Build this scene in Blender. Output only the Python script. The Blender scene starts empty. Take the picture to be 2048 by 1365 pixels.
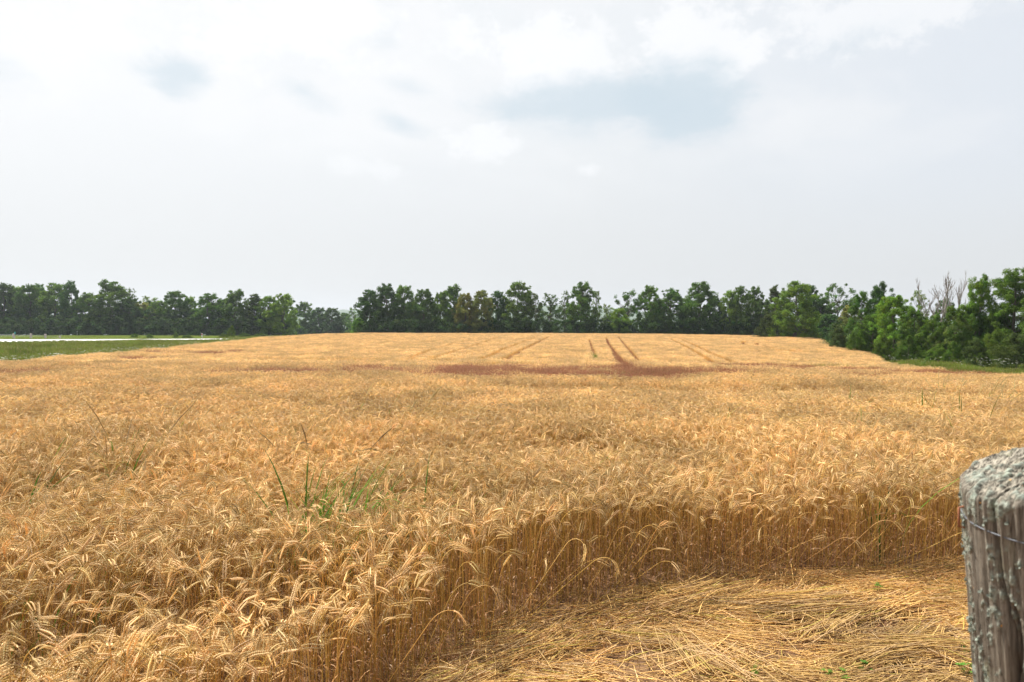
import bpy, math, random
import numpy as np
from mathutils import Vector, noise as mnoise

S = bpy.context.scene
COL = S.collection
PI = math.pi
rng = np.random.default_rng(7)

# ------------------------------------------------------------------ camera
FPX = 1365.0          # focal length in photo pixels (24 mm on 36 mm, 2048 px wide)
VH = 672.0            # eye level row
UC = 1024.0
HC = 1.80             # camera height
WH = 0.65             # wheat height
cam_d = bpy.data.cameras.new('camera')
cam = bpy.data.objects.new('camera', cam_d)
COL.objects.link(cam)
cam.location = (0, 0, HC)
cam.rotation_euler = (PI / 2, 0, 0)
cam_d.lens = 24
cam_d.sensor_width = 36
cam_d.shift_y = -(682.5 - VH) / 2048
cam_d.clip_start = 0.05
cam_d.clip_end = 12000
cam_d.dof.use_dof = True
cam_d.dof.focus_distance = 5.5
cam_d.dof.aperture_fstop = 8.0
S.camera = cam

# ------------------------------------------------------------------ light
SUN_EL, SUN_AZ = 56.0, -38.0      # azimuth from the view direction (+Y), negative = left
sund = bpy.data.lights.new('sun', 'SUN')
sund.energy = 5.0
sund.angle = math.radians(0.9)
sund.color = (1.0, 0.96, 0.885)
sun = bpy.data.objects.new('sun', sund)
COL.objects.link(sun)
_e, _a = math.radians(SUN_EL), math.radians(SUN_AZ)
sdir = Vector((math.sin(_a) * math.cos(_e), math.cos(_a) * math.cos(_e), math.sin(_e)))
sun.rotation_euler = sdir.to_track_quat('Z', 'Y').to_euler()
sun.location = (0, 0, 60)

S.view_settings.view_transform = 'Standard'
S.view_settings.look = 'None'
S.view_settings.gamma = 1
S.view_settings.exposure = 0.80
S.cycles.transparent_max_bounces = 4
S.cycles.max_bounces = 6
S.cycles.diffuse_bounces = 4
S.cycles.volume_bounces = 0

W = bpy.data.worlds.new('World')
S.world = W
W.use_nodes = True


class NT:
    """tiny node helper"""
    def __init__(s, tree):
        s.t = tree; s.n = tree.nodes; s.l = tree.links
    def add(s, kind, **kw):
        nd = s.n.new(kind)
        for k, v in kw.items():
            setattr(nd, k, v)
        return nd
    def put(s, sock, v):
        if isinstance(v, bpy.types.NodeSocket):
            s.l.new(v, sock)
        elif v is not None:
            sock.default_value = v
    def math(s, op, a, b=None, c=None, clamp=False):
        nd = s.add('ShaderNodeMath', operation=op, use_clamp=clamp)
        s.put(nd.inputs[0], a)
        if b is not None: s.put(nd.inputs[1], b)
        if c is not None: s.put(nd.inputs[2], c)
        return nd.outputs[0]
    def mix(s, f, a, b, mode='MIX'):
        nd = s.add('ShaderNodeMix', data_type='RGBA', blend_type=mode)
        s.put(nd.inputs[0], f); s.put(nd.inputs[6], a); s.put(nd.inputs[7], b)
        return nd.outputs[2]
    def noise(s, vec, scale, detail=3, rough=0.5, dist=0.0):
        nd = s.add('ShaderNodeTexNoise')
        if vec is not None: s.l.new(vec, nd.inputs['Vector'])
        nd.inputs['Scale'].default_value = scale
        nd.inputs['Detail'].default_value = detail
        nd.inputs['Roughness'].default_value = rough
        nd.inputs['Distortion'].default_value = dist
        return nd.outputs[0]
    def ramp(s, f, lo, hi, a=0.0, b=1.0, smooth=True):
        nd = s.add('ShaderNodeMapRange', interpolation_type='SMOOTHSTEP' if smooth else 'LINEAR')
        s.put(nd.inputs[0], f)
        nd.inputs[1].default_value = lo; nd.inputs[2].default_value = hi
        nd.inputs[3].default_value = a; nd.inputs[4].default_value = b
        return nd.outputs[0]
    def mapping(s, vec, scale):
        nd = s.add('ShaderNodeVectorMath', operation='MULTIPLY')
        s.l.new(vec, nd.inputs[0]); nd.inputs[1].default_value = scale
        return nd.outputs[0]


# sky: Nishita sky seen through bright hazy cloud
def build_world():
    k = NT(W.node_tree)
    k.n.clear()
    out = k.add('ShaderNodeOutputWorld')
    bg = k.add('ShaderNodeBackground')
    sky = k.add('ShaderNodeTexSky', sky_type='NISHITA')
    sky.sun_disc = False
    sky.sun_elevation = math.radians(SUN_EL)
    sky.sun_rotation = math.radians(SUN_AZ)
    sky.air_density = 1.0; sky.dust_density = 4.0; sky.ozone_density = 1.0
    tc = k.add('ShaderNodeTexCoord')
    d = tc.outputs['Generated']
    sep = k.add('ShaderNodeSeparateXYZ'); k.l.new(d, sep.inputs[0])
    x, y, z = sep.outputs
    az = k.math('MULTIPLY', k.math('ARCTAN2', x, y), 57.29578)
    el = k.math('MULTIPLY', k.math('ARCSINE', z), 57.29578)
    n1 = k.noise(k.mapping(d, (1.0, 1.0, 2.1)), 3.6, 6, 0.56, 0.25)
    n2 = k.noise(k.mapping(d, (1.0, 1.0, 1.7)), 9.5, 6, 0.6, 0.3)
    w = k.math('ADD', k.math('MULTIPLY', k.math('SUBTRACT', n1, 0.5), 12.0),
               k.math('MULTIPLY', k.math('SUBTRACT', n2, 0.5), 13.0))

    def blob(ca, ce, ra, re, soft=0.35, wk=1.0):
        a = k.math('DIVIDE', k.math('ADD', k.math('SUBTRACT', az, ca), k.math('MULTIPLY', w, wk)), ra)
        wz = k.math('MULTIPLY', k.math('SUBTRACT', n2, 0.5), 16.0 * wk)
        b = k.math('DIVIDE', k.math('ADD', k.math('SUBTRACT', el, ce), wz), re)
        r = k.math('SQRT', k.math('ADD', k.math('MULTIPLY', a, a), k.math('MULTIPLY', b, b)))
        return k.ramp(r, 1.0 + soft, 1.0 - soft, 0.0, 1.0)
    # haze brightness: whiter up, toward the sun on the left; greyer at the horizon
    up = k.ramp(el, 0.0, 22.0, 0.0, 1.0)
    side = k.ramp(az, -45.0, 38.0, 1.0, 0.0, smooth=False)
    base = k.mix(up, (0.765, 0.772, 0.768, 1), (0.90, 0.93, 0.95, 1))
    base = k.mix(k.math('MULTIPLY', k.math('MULTIPLY', side, side), up), base, (0.995, 0.995, 0.99, 1))
    rgt = k.math('MULTIPLY', k.ramp(az, 5.0, 36.0), k.ramp(el, 3.0, 14.0))
    base = k.mix(k.math('MULTIPLY', rgt, 0.7), base, (0.80, 0.85, 0.915, 1))
    wisp = k.math('MULTIPLY', k.ramp(n1, 0.45, 0.68), k.ramp(el, 8.0, 20.0))
    base = k.mix(k.math('MULTIPLY', wisp, 0.75), base, (1.0, 1.0, 1.0, 1))
    n3 = k.noise(k.mapping(d, (1.0, 1.0, 1.5)), 10.0, 11, 0.68, 0.1)
    n4 = k.noise(k.mapping(d, (1.0, 1.0, 1.9)), 8.0, 10, 0.66, 0.15)

    def puff(ca, ce, ra, re, wide, nz, amp, tilt=0.0):
        """cloud mass: an ellipse in azimuth and elevation eaten away by fractal noise"""
        a = k.math('DIVIDE', k.math('SUBTRACT', az, ca), ra)
        b = k.math('DIVIDE', k.math('SUBTRACT', k.math('SUBTRACT', el, ce), k.math('MULTIPLY', k.math('SUBTRACT', az, ca), tilt)), re)
        r = k.math('SQRT', k.math('ADD', k.math('MULTIPLY', a, a), k.math('MULTIPLY', b, b)))
        v = k.math('ADD', k.math('SUBTRACT', 1.0, r), k.math('MULTIPLY', k.math('SUBTRACT', nz, 0.5), amp * 1.7))
        return k.ramp(v, -0.05, wide * 1.7, 0.0, 1.0)
    # bright cumulus bodies
    for (ca, ce, ra, re, wd_, am, f) in ((7, 21.5, 11, 4.4, 0.42, 2.6, 0.85), (14.5, 22.5, 6.5, 3.8, 0.3, 2.4, 0.9), (2.5, 23.0, 4.0, 2.6, 0.25, 2.4, .8),
                                         (-16, 24, 13, 3.6, 0.5, 3.0, 0.8), (27, 23, 10, 3.2, 0.45, 3.2, 0.75), (-2, 15.8, 4.2, 1.7, 0.4, 3.0, 0.7),
                                         (6.5, 13.6, 1.6, .6, 0.5, 3.0, 0.6), (-14, 13.5, 4.5, 1.1, 0.6, 3.4, 0.4), (-31, 21.5, 6, 3.0, 0.5, 3.0, .6)):
        base = k.mix(k.math('MULTIPLY', puff(ca, ce, ra, re, wd_, n3, am), f), base, (1.04, 1.045, 1.05, 1))
    # grey-blue cloud undersides
    for (ca, ce, ra, re, wd_, am, f, tl) in ((7.0, 18.7, 11.5, 2.6, 0.36, 0.9, 0.8, -.03), (13.8, 18.6, 6.2, 3.7, 0.38, .95, 0.85, .05), (5.0, 16.6, 6.0, 1.7, 0.8, 1.4, .4, 0),
                                             (-26.0, 19.2, 2.9, 1.9, 0.5, 1.3, 0.75, 0), (-16.8, 18.8, 3.4, 1.4, 0.8, 1.4, 0.6, -.35),
                                             (-9.2, 17.0, 3.0, 1.3, 0.7, 1.4, 0.7, -.3), (-8.6, 19.8, 3.4, 1.2, 0.9, 1.5, 0.5, -.2), (-10.2, 23, 1.5, 1.5, 0.9, 2.6, 0.3, 0),
                                             (-38, 17.2, 4.6, 1.5, 0.9, 1.5, 0.5, -.1), (27, 21, 6, 1.2, 1.2, 2.6, .3, .1), (-40, 13.5, 4, .8, 1.2, 2.4, .25, 0)):
        base = k.mix(k.math('MULTIPLY', puff(ca, ce, ra, re, wd_, n4, am, tl), f), base, (0.655, 0.76, 0.83, 1))
    # mostly cloud, a little of the sky behind it
    skyc = k.mix(1.0, sky.outputs[0], (0.10, 0.10, 0.10, 1), 'MULTIPLY')
    col = k.mix(0.90, skyc, base)
    k.l.new(col, bg.inputs[0])
    bg.inputs[1].default_value = 0.572
    k.l.new(bg.outputs[0], out.inputs[0])


build_world()

# ------------------------------------------------------------------ helpers
def tag(o, label=None, cat=None, group=None, kind=None):
    if label: o['label'] = label
    if cat: o['category'] = cat
    if group: o['group'] = group
    if kind: o['kind'] = kind
    return o


def empty(name, loc):
    o = bpy.data.objects.new(name, None)
    o.empty_display_size = 0.2
    COL.objects.link(o)
    o.location = loc
    return o


def np_mesh(name, V, T, C=None, mat=None, smooth=False):
    V = np.asarray(V, np.float32); T = np.asarray(T, np.int32)
    k = T.shape[1]
    me = bpy.data.meshes.new(name)
    me.vertices.add(len(V)); me.vertices.foreach_set('co', V.ravel())
    me.loops.add(T.size); me.loops.foreach_set('vertex_index', T.ravel())
    me.polygons.add(len(T))
    me.polygons.foreach_set('loop_start', np.arange(0, T.size, k, dtype=np.int32))
    me.polygons.foreach_set('loop_total', np.full(len(T), k, np.int32))
    if smooth:
        me.polygons.foreach_set('use_smooth', np.ones(len(T), bool))
    if C is not None:
        C = np.asarray(C, np.float32)
        if C.shape[1] == 3:
            C = np.hstack([C, np.ones((len(C), 1), np.float32)])
        at = me.attributes.new('col', 'FLOAT_COLOR', 'POINT')
        at.data.foreach_set('color', C.ravel())
    me.update(calc_edges=True)
    if mat: me.materials.append(mat)
    return me


def link(name, me, parent=None):
    o = bpy.data.objects.new(name, me)
    COL.objects.link(o)
    if parent: o.parent = parent
    return o


class Acc:
    """accumulates triangle geometry with a colour per vertex"""
    def __init__(s): s.V = []; s.T = []; s.C = []; s.n = 0
    def add(s, V, T, C):
        V = np.asarray(V, float); T = np.asarray(T, int)
        C = np.asarray(C, float)
        if C.ndim == 1: C = np.tile(C, (len(V), 1))
        if T.shape[1] == 4:
            T = np.vstack([T[:, [0, 1, 2]], T[:, [0, 2, 3]]])
        s.V.append(V); s.T.append(T + s.n); s.C.append(C); s.n += len(V)
    def get(s):
        return np.vstack(s.V), np.vstack(s.T), np.vstack(s.C)
    def mesh(s, name, mat, smooth=False):
        return np_mesh(name, *s.get(), mat, smooth)


def tube(P, R, n=3, closed_end=False):
    P = np.asarray(P, float); R = np.asarray(R, float)
    m = len(P)
    D = np.gradient(P, axis=0)
    D /= np.linalg.norm(D, axis=1)[:, None] + 1e-9
    ref = np.array([0, 1.0, 0]) if abs(D[0][1]) < 0.9 else np.array([1.0, 0, 0])
    A = np.cross(D, ref); A /= np.linalg.norm(A, axis=1)[:, None] + 1e-9
    B = np.cross(D, A)
    ph = np.arange(n) * 2 * PI / n
    V = (P[:, None, :] + R[:, None, None] * (np.cos(ph)[None, :, None] * A[:, None, :] + np.sin(ph)[None, :, None] * B[:, None, :])).reshape(-1, 3)
    i = np.arange(m - 1)[:, None] * n; j = np.arange(n)[None, :]; j2 = (j + 1) % n
    Q = np.stack([i + j, i + j2, i + n + j2, i + n + j], -1).reshape(-1, 4)
    return V, Q


def ribbon(P, Wd, side):
    """flat strip along P, widths Wd, side = (m,3) unit vectors"""
    P = np.asarray(P, float); m = len(P)
    V = np.empty((m * 2, 3)); V[0::2] = P - side * Wd[:, None] / 2; V[1::2] = P + side * Wd[:, None] / 2
    i = np.arange(m - 1) * 2
    Q = np.stack([i, i + 1, i + 3, i + 2], -1)
    return V, Q


# ------------------------------------------------------------------ materials
def leafy(name, rough=0.6, transl=0.3, tint=None, rnd=0.25, wn=None, hue=0.0, spec=0.3):
    """procedural plant material: per vertex colour x per copy variation x broad world noise"""
    m = bpy.data.materials.new(name); m.use_nodes = True
    k = NT(m.node_tree); k.n.clear()
    out = k.add('ShaderNodeOutputMaterial')
    at = k.add('ShaderNodeAttribute', attribute_name='col')
    oi = k.add('ShaderNodeObjectInfo')
    geo = k.add('ShaderNodeNewGeometry')
    c = at.outputs['Color']
    v = k.ramp(oi.outputs['Random'], 0, 1, 1 - rnd, 1 + rnd, smooth=False)
    if wn:
        nz = k.noise(k.mapping(geo.outputs['Position'], (1, 0.8, 1)), wn[0], 4, 0.6)
        v = k.math('MULTIPLY', v, k.ramp(nz, 0.3, 0.7, 1 - wn[1], 1 + wn[1]))
    hs = k.add('ShaderNodeHueSaturation')
    hs.inputs['Hue'].default_value = 0.5
    if hue:
        k.l.new(k.ramp(k.math('FRACT', k.math('MULTIPLY', oi.outputs['Random'], 7.31)), 0, 1, 0.5 - hue, 0.5 + hue, smooth=False), hs.inputs['Hue'])
    k.l.new(v, hs.inputs['Value']); k.l.new(c, hs.inputs['Color'])
    c = hs.outputs[0]
    if tint: c = k.mix(1.0, c, tint + (1,), 'MULTIPLY')
    p = k.add('ShaderNodeBsdfPrincipled')
    k.l.new(c, p.inputs['Base Color']); p.inputs['Roughness'].default_value = rough
    p.inputs['Specular IOR Level'].default_value = spec
    t = k.add('ShaderNodeBsdfTranslucent'); k.l.new(c, t.inputs[0])
    mx = k.add('ShaderNodeMixShader'); mx.inputs[0].default_value = transl
    k.l.new(p.outputs[0], mx.inputs[1]); k.l.new(t.outputs[0], mx.inputs[2])
    k.l.new(mx.outputs[0], out.inputs[0])
    return m


M_WHEAT = leafy('wheat_straw', 0.5, 0.24, None, 0.2, (0.5, 0.19), 0.006, 0.25)
M_STRAW = leafy('loose_straw', 0.42, 0.12, None, 0.0, (1.2, 0.16), 0.0, 0.5)
M_REDGRASS = leafy('red_grass', 0.7, 0.3, None, 0.22, (0.3, 0.12), 0.012, 0.15)
M_GRASS = leafy('green_grass', 0.75, 0.38, None, 0.22, (0.35, 0.28), 0.02, 0.08)
M_LEAF = leafy('tree_leaves', 0.8, 0.38, None, 0.16, None, 0.014, 0.06)
M_PETAL = leafy('white_petals', 0.6, 0.3, None, 0.1)


def bark(name, a, b, scale=(9, 9, 1.2)):
    m = bpy.data.materials.new(name); m.use_nodes = True
    k = NT(m.node_tree); p = k.n['Principled BSDF']
    tc = k.add('ShaderNodeTexCoord')
    n = k.noise(k.mapping(tc.outputs['Object'], scale), 1.5, 5, 0.65, 0.4)
    k.l.new(k.mix(k.ramp(n, 0.3, 0.7), a + (1,), b + (1,)), p.inputs['Base Color'])
    p.inputs['Roughness'].default_value = 0.85
    bp = k.add('ShaderNodeBump'); bp.inputs['Strength'].default_value = 0.6
    k.l.new(n, bp.inputs['Height']); k.l.new(bp.outputs[0], p.inputs['Normal'])
    return m


M_BARK = bark('bark', (0.06, 0.05, 0.036), (0.15, 0.13, 0.095))
M_DEADBARK = bark('dead_bark', (0.20, 0.17, 0.155), (0.34, 0.30, 0.28))

# ------------------------------------------------------------------ terrain
# per photo column: ground drop below the eye (m) at a range of distances
PROF = {
    -500: [(15, 1.8), (24, 1.84), (30, 2.3), (45, 2.1), (66, 1.0), (72, .72), (82, .5), (86, .6), (140, .4), (190, .0), (300, -.3), (3200, -.3)],
    0:    [(15, 1.8), (25, 1.85), (33, 1.86), (39, 2.3), (50, 2.08), (62, 1.62), (76, 1.0), (84, .74), (94, .48), (98, .60), (140, .35), (190, .0), (300, -.3), (3200, -.3)],
    100:  [(15, 1.8), (25, 1.85), (38, 1.836), (45, 2.2), (55, 2.0), (70, 1.4), (80, .95), (88, .71), (98, .50), (102, .6), (140, .35), (190, .0), (300, -.3), (3200, -.3)],
    200:  [(15, 1.8), (25, 1.84), (46, 1.82), (52, 2.05), (62, 1.85), (76, 1.3), (85, .9), (92, .67), (102, .52), (106, .6), (140, .35), (190, 0), (300, -.3), (3200, -.3)],
    300:  [(15, 1.8), (25, 1.84), (36, 1.88), (45, 1.86), (57, 1.69), (62, 1.85), (75, 1.5), (88, .85), (96, .63), (106, .52), (110, .6), (145, .35), (190, 0), (300, -.3), (3200, -.3)],
    400:  [(15, 1.8), (25, 1.84), (36, 1.92), (50, 1.82), (72, 1.48), (77, 1.5), (90, .95), (100, .59), (110, .51), (114, .6), (145, .4), (190, .05), (300, -.3), (3200, -.3)],
    465:  [(15, 1.8), (25, 1.85), (36, 1.97), (60, 1.7), (84, 1.265), (88, 1.25), (96, .8), (103, .55), (113, .5), (117, .6), (150, .4), (190, .1), (300, -.3), (3200, -.3)],
    550:  [(15, 1.8), (25, 1.85), (36, 2.02), (60, 1.7), (80, 1.32), (105, .8), (109, .70), (120, .36), (150, .28), (190, .3), (300, 0), (3200, 0)],
    600:  [(15, 1.8), (25, 1.85), (36, 2.06), (60, 1.7), (80, 1.28), (118, .53), (123, .50), (135, .40), (150, .45), (190, .7), (300, .6), (3200, .6)],
    650:  [(15, 1.8), (25, 1.85), (36, 2.08), (60, 1.7), (80, 1.28), (128, .23), (134, .45), (150, .6), (200, 1.0), (300, 1.0), (3200, 1)],
    720:  [(15, 1.8), (25, 1.85), (36, 2.09), (60, 1.7), (100, .87), (135, .15), (142, .3), (155, .5), (200, 1.0), (300, 1.0), (3200, 1)],
    1024: [(15, 1.8), (25, 1.87), (34, 2.08), (42, 2.08), (60, 1.71), (100, .9), (137, .15), (143, .25), (155, .5), (200, 1.0), (300, 1), (3200, 1)],
    1300: [(15, 1.8), (25, 1.88), (34, 2.12), (43, 2.14), (60, 1.8), (100, .98), (137, .3), (143, .4), (155, .6), (200, 1.0), (300, 1), (3200, 1)],
    1500: [(15, 1.8), (25, 1.92), (36, 2.25), (43, 2.32), (60, 2.05), (85, 1.53), (137, .55), (143, .7), (155, .8), (200, 1.2), (300, 1.2), (3200, 1.2)],
    1600: [(15, 1.8), (25, 1.97), (36, 2.35), (43, 2.42), (60, 2.2), (85, 1.7), (120, .85), (130, .8), (160, .9), (200, 1.2), (300, 1.2), (3200, 1.2)],
    1660: [(15, 1.8), (25, 2.0), (36, 2.4), (43, 2.5), (60, 2.35), (85, 1.9), (120, 1.15), (140, .95), (200, 1.2), (300, 1.2), (3200, 1.2)],
    1770: [(15, 1.83), (25, 2.08), (36, 2.5), (45, 2.65), (66, 2.58), (100, 1.9), (140, 1.3), (200, 1.2), (300, 1.2), (3200, 1.2)],
    1850: [(15, 1.85), (25, 2.15), (36, 2.6), (45, 2.72), (58, 2.3), (100, 2.1), (140, 1.5), (200, 1.3), (300, 1.2), (3200, 1.2)],
    1900: [(15, 1.86), (25, 2.18), (36, 2.68), (41, 2.68), (55, 2.26), (100, 2.1), (140, 1.5), (200, 1.35), (300, 1.2), (3200, 1.2)],
    2048: [(15, 1.87), (25, 2.2), (36, 2.75), (46, 2.5), (60, 2.5), (100, 2.2), (140, 1.6), (200, 1.4), (300, 1.2), (3200, 1.2)],
    2600: [(15, 1.87), (25, 2.2), (36, 2.6), (46, 2.5), (60, 2.5), (100, 2.2), (140, 1.7), (200, 1.4), (300, 1.2), (3200, 1.2)],
}
_us = np.array(sorted(PROF))
_ys = np.concatenate([np.arange(0, 60, 0.5), np.arange(60, 160, 1.0), np.arange(160, 400, 10), [500, 1000, 3200]])
_tab = []
for u_ in _us:
    kn = np.array([(0, 1.8), (8, 1.8)] + PROF[u_])
    t_ = np.interp(_ys, kn[:, 0], kn[:, 1])
    t2 = t_.copy()                       # light smoothing
    for _ in range(3):
        t2[1:190] = 0.25 * t2[:189] + 0.5 * t2[1:190] + 0.25 * t2[2:191]
    _tab.append(t2)
_tab = np.array(_tab)


def drop(X, Y):
    X = np.asarray(X, float); Y = np.asarray(Y, float)
    Yc = np.clip(Y, 0.5, 3199)
    U = np.clip(UC + FPX * X / np.maximum(Yc, 4.0), _us[0], _us[-1] - 1e-3)
    i = np.clip(np.searchsorted(_us, U, side='right') - 1, 0, len(_us) - 2)
    fu = (U - _us[i]) / (_us[i + 1] - _us[i])
    j = np.clip(np.searchsorted(_ys, Yc, side='right') - 1, 0, len(_ys) - 2)
    fy = (Yc - _ys[j]) / (_ys[j + 1] - _ys[j])
    a = _tab[i, j] * (1 - fy) + _tab[i, j + 1] * fy
    b = _tab[i + 1, j] * (1 - fy) + _tab[i + 1, j + 1] * fy
    return a * (1 - fu) + b * fu


def gz(X, Y): return HC - drop(X, Y)


def spot(u, v, h=WH, y0=8.0, y1=150.0):
    """where on the land the crop top (h above ground) shows at photo position u, v"""
    Y = np.arange(y0, y1, 0.25)
    X = (u - UC) / FPX * Y
    vv = VH + FPX * (drop(X, Y) - h) / Y
    k = int(np.argmin(np.abs(vv - v)))
    return float(X[k]), float(Y[k])


def at(u, Y):
    X = (u - UC) / FPX * Y
    return X, Y, float(gz(X, Y))


# far edge of the wheat per column
EU = np.array([-500, 0, 100, 200, 300, 400, 465, 550, 600, 650, 720, 1500, 1560, 1600, 1640, 1660, 1700, 1745, 1770, 1800, 1850, 1900, 2048, 2600])
EY = np.array([24, 33, 38, 46, 57, 72, 84, 105, 118, 128, 139, 139, 124, 121, 118, 86, 78, 69, 52, 48, 44, 41, 36, 30])
def far_edge(U): return np.interp(U, EU, EY)

# near edge: the trodden corner by the post (x, y of the foot of the standing wheat)
EDGE = np.array([(-6, 1.0), (-4, 1.2), (-2.0, 1.75), (-1.15, 2.35), (-.68, 2.95), (-.38, 3.6), (.08, 4.26), (.78, 4.68),
                 (1.39, 4.95), (2.0, 5.05), (3.0, 5.18), (3.8, 5.34), (6, 5.8), (12, 6.8)])
def near_edge(X):
    X = np.asarray(X, float)
    return np.interp(X, EDGE[:, 0], EDGE[:, 1])


def vnoise(X, Y, s, seed=0.0):
    return np.array([mnoise.noise(Vector((float(a) * s, float(b) * s, seed))) for a, b in zip(X, Y)])


def build_ground():
    gx = np.concatenate([-np.geomspace(1500, 60, 26), np.arange(-58, -8, 1.6), np.arange(-8, 8, 0.22), np.arange(8, 58, 1.6), np.geomspace(60, 1500, 26)])
    gy = np.concatenate([[-40, -20, -8, -3], np.arange(-1, 10, 0.22), np.arange(10, 60, 1.0), np.arange(60, 160, 1.5), np.geomspace(162, 2600, 40)])
    X, Y = np.meshgrid(gx, gy)
    Z = gz(X, Y)
    X1, Y1 = X.ravel(), Y.ravel(); Z1 = Z.ravel()
    near = (np.abs(X1) < 9) & (Y1 < 10)
    Z1[near] += 0.02 * vnoise(X1[near], Y1[near], 2.5)
    V = np.stack([X1, Y1, Z1], 1)
    ny, nx = X.shape
    i = np.arange(ny - 1)[:, None] * nx + np.arange(nx - 1)[None, :]
    Q = np.stack([i, i + 1, i + nx + 1, i + nx], -1).reshape(-1, 4)
    U = UC + FPX * X1 / np.maximum(Y1, 4)
    crop = (Y1 < far_edge(U))
    C = np.where(crop[:, None], np.array([0.15, 0.092, 0.052]), np.array([0.07, 0.12, 0.02]))
    m = bpy.data.materials.new('ground'); m.use_nodes = True
    k = NT(m.node_tree); p = k.n['Principled BSDF']
    a = k.add('ShaderNodeAttribute', attribute_name='col')
    g = k.add('ShaderNodeNewGeometry')
    n = k.noise(g.outputs['Position'], 14.0, 5, 0.7)
    n2 = k.noise(g.outputs['Position'], 0.5, 4, 0.6)
    c = k.mix(k.ramp(n, 0.3, 0.7, 0.0, 0.5), a.outputs['Color'], k.mix(1.0, a.outputs['Color'], (1.9, 1.8, 1.6, 1), 'MULTIPLY'))
    c = k.mix(k.ramp(n2, 0.35, 0.7, 0.0, 0.35), c, k.mix(1.0, c, (1.3, 0.85, 0.7, 1), 'MULTIPLY'))
    k.l.new(c, p.inputs['Base Color']); p.inputs['Roughness'].default_value = 0.95
    p.inputs['Specular IOR Level'].default_value = 0.1
    bp = k.add('ShaderNodeBump'); bp.inputs['Strength'].default_value = 0.7; bp.inputs['Distance'].default_value = 0.03
    k.l.new(n, bp.inputs['Height']); k.l.new(bp.outputs[0], p.inputs['Normal'])
    tag(link('ground', np_mesh('ground', V, Q, C, m, True)), 'rolling farmland under the wheat, the verge and the trees', 'ground', kind='structure')


build_ground()


def build_road():
    us = np.linspace(-500, 476, 130)
    yn = np.interp(us, [-500, 0, 100, 200, 300, 400, 465, 620], [72, 84, 88, 92, 96, 100, 103, 112])
    wd = np.interp(us, [-500, 0, 465, 620], [9, 9.6, 9.6, 9.6])
    rows = 7
    V = []
    for r in range(rows):
        yy = yn + wd * r / (rows - 1)
        xx = (us - UC) / FPX * yy
        crown = 0.05 * math.sin(PI * r / (rows - 1))
        V.append(np.stack([xx, yy, gz(xx, yy) + 0.04 + crown], 1))
    # skirts down into the verge
    first = V[0].copy(); first[:, 2] -= .3; first[:, 1] -= .25
    last = V[-1].copy(); last[:, 2] -= .3; last[:, 1] += .25
    V = np.array([first] + V + [last])
    R, N = V.shape[:2]
    i = np.arange(R - 1)[:, None] * N + np.arange(N - 1)[None, :]
    Q = np.stack([i, i + 1, i + N + 1, i + N], -1).reshape(-1, 4)
    m = bpy.data.materials.new('pale_asphalt'); m.use_nodes = True
    k = NT(m.node_tree); p = k.n['Principled BSDF']
    g = k.add('ShaderNodeNewGeometry')
    n = k.noise(g.outputs['Position'], 2.0, 6, 0.7); n2 = k.noise(g.outputs['Position'], 0.25, 3, 0.5)
    c = k.mix(k.ramp(n, 0.3, 0.7), (0.38, 0.36, 0.345, 1), (0.48, 0.46, 0.445, 1))
    c = k.mix(k.ramp(n2, 0.4, 0.7, 0, 0.4), c, (0.40, 0.365, 0.34, 1))
    k.l.new(c, p.inputs['Base Color']); p.inputs['Roughness'].default_value = 0.5
    tag(link('road', np_mesh('road', V.reshape(-1, 3), Q, None, m, True)), 'pale sunlit country road beyond the grassy ditch at the left', 'road', kind='structure')


build_road()


def build_hills():
    xs = np.linspace(-1400, 1400, 260); ys = np.array([1500, 1650, 1800, 1950, 2100, 2250, 2400, 2550.0])
    prof = np.sin(np.linspace(0, PI, len(ys)))
    V = []
    for y, pf in zip(ys, prof):
        h = 50 + 14 * np.sin(xs / 310 + 1.7) + 7 * np.sin(xs / 120) + 2.5 * vnoise(xs, np.full_like(xs, y), 0.02) + 3.0 * vnoise(xs, np.full_like(xs, y), .07, 3.)
        V.append(np.stack([xs, np.full_like(xs, y), h * pf * 1.35 - 1.0], 1))
    V = np.array(V); R, N = V.shape[:2]
    i = np.arange(R - 1)[:, None] * N + np.arange(N - 1)[None, :]
    Q = np.stack([i, i + 1, i + N + 1, i + N], -1).reshape(-1, 4)
    m = bpy.data.materials.new('wooded_hill'); m.use_nodes = True
    k = NT(m.node_tree); p = k.n['Principled BSDF']
    g = k.add('ShaderNodeNewGeometry')
    n = k.noise(g.outputs['Position'], 0.05, 5, 0.6)
    k.l.new(k.mix(k.ramp(n, 0.35, 0.65), (0.03, 0.06, 0.025, 1), (0.07, 0.11, 0.04, 1)), p.inputs['Base Color'])
    p.inputs['Roughness'].default_value = 1.0
    tag(link('hills', np_mesh('hills', V.reshape(-1, 3), Q, None, m, True)), 'blue wooded hills on the horizon between the two woods', 'hills', kind='structure')


build_hills()

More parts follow.
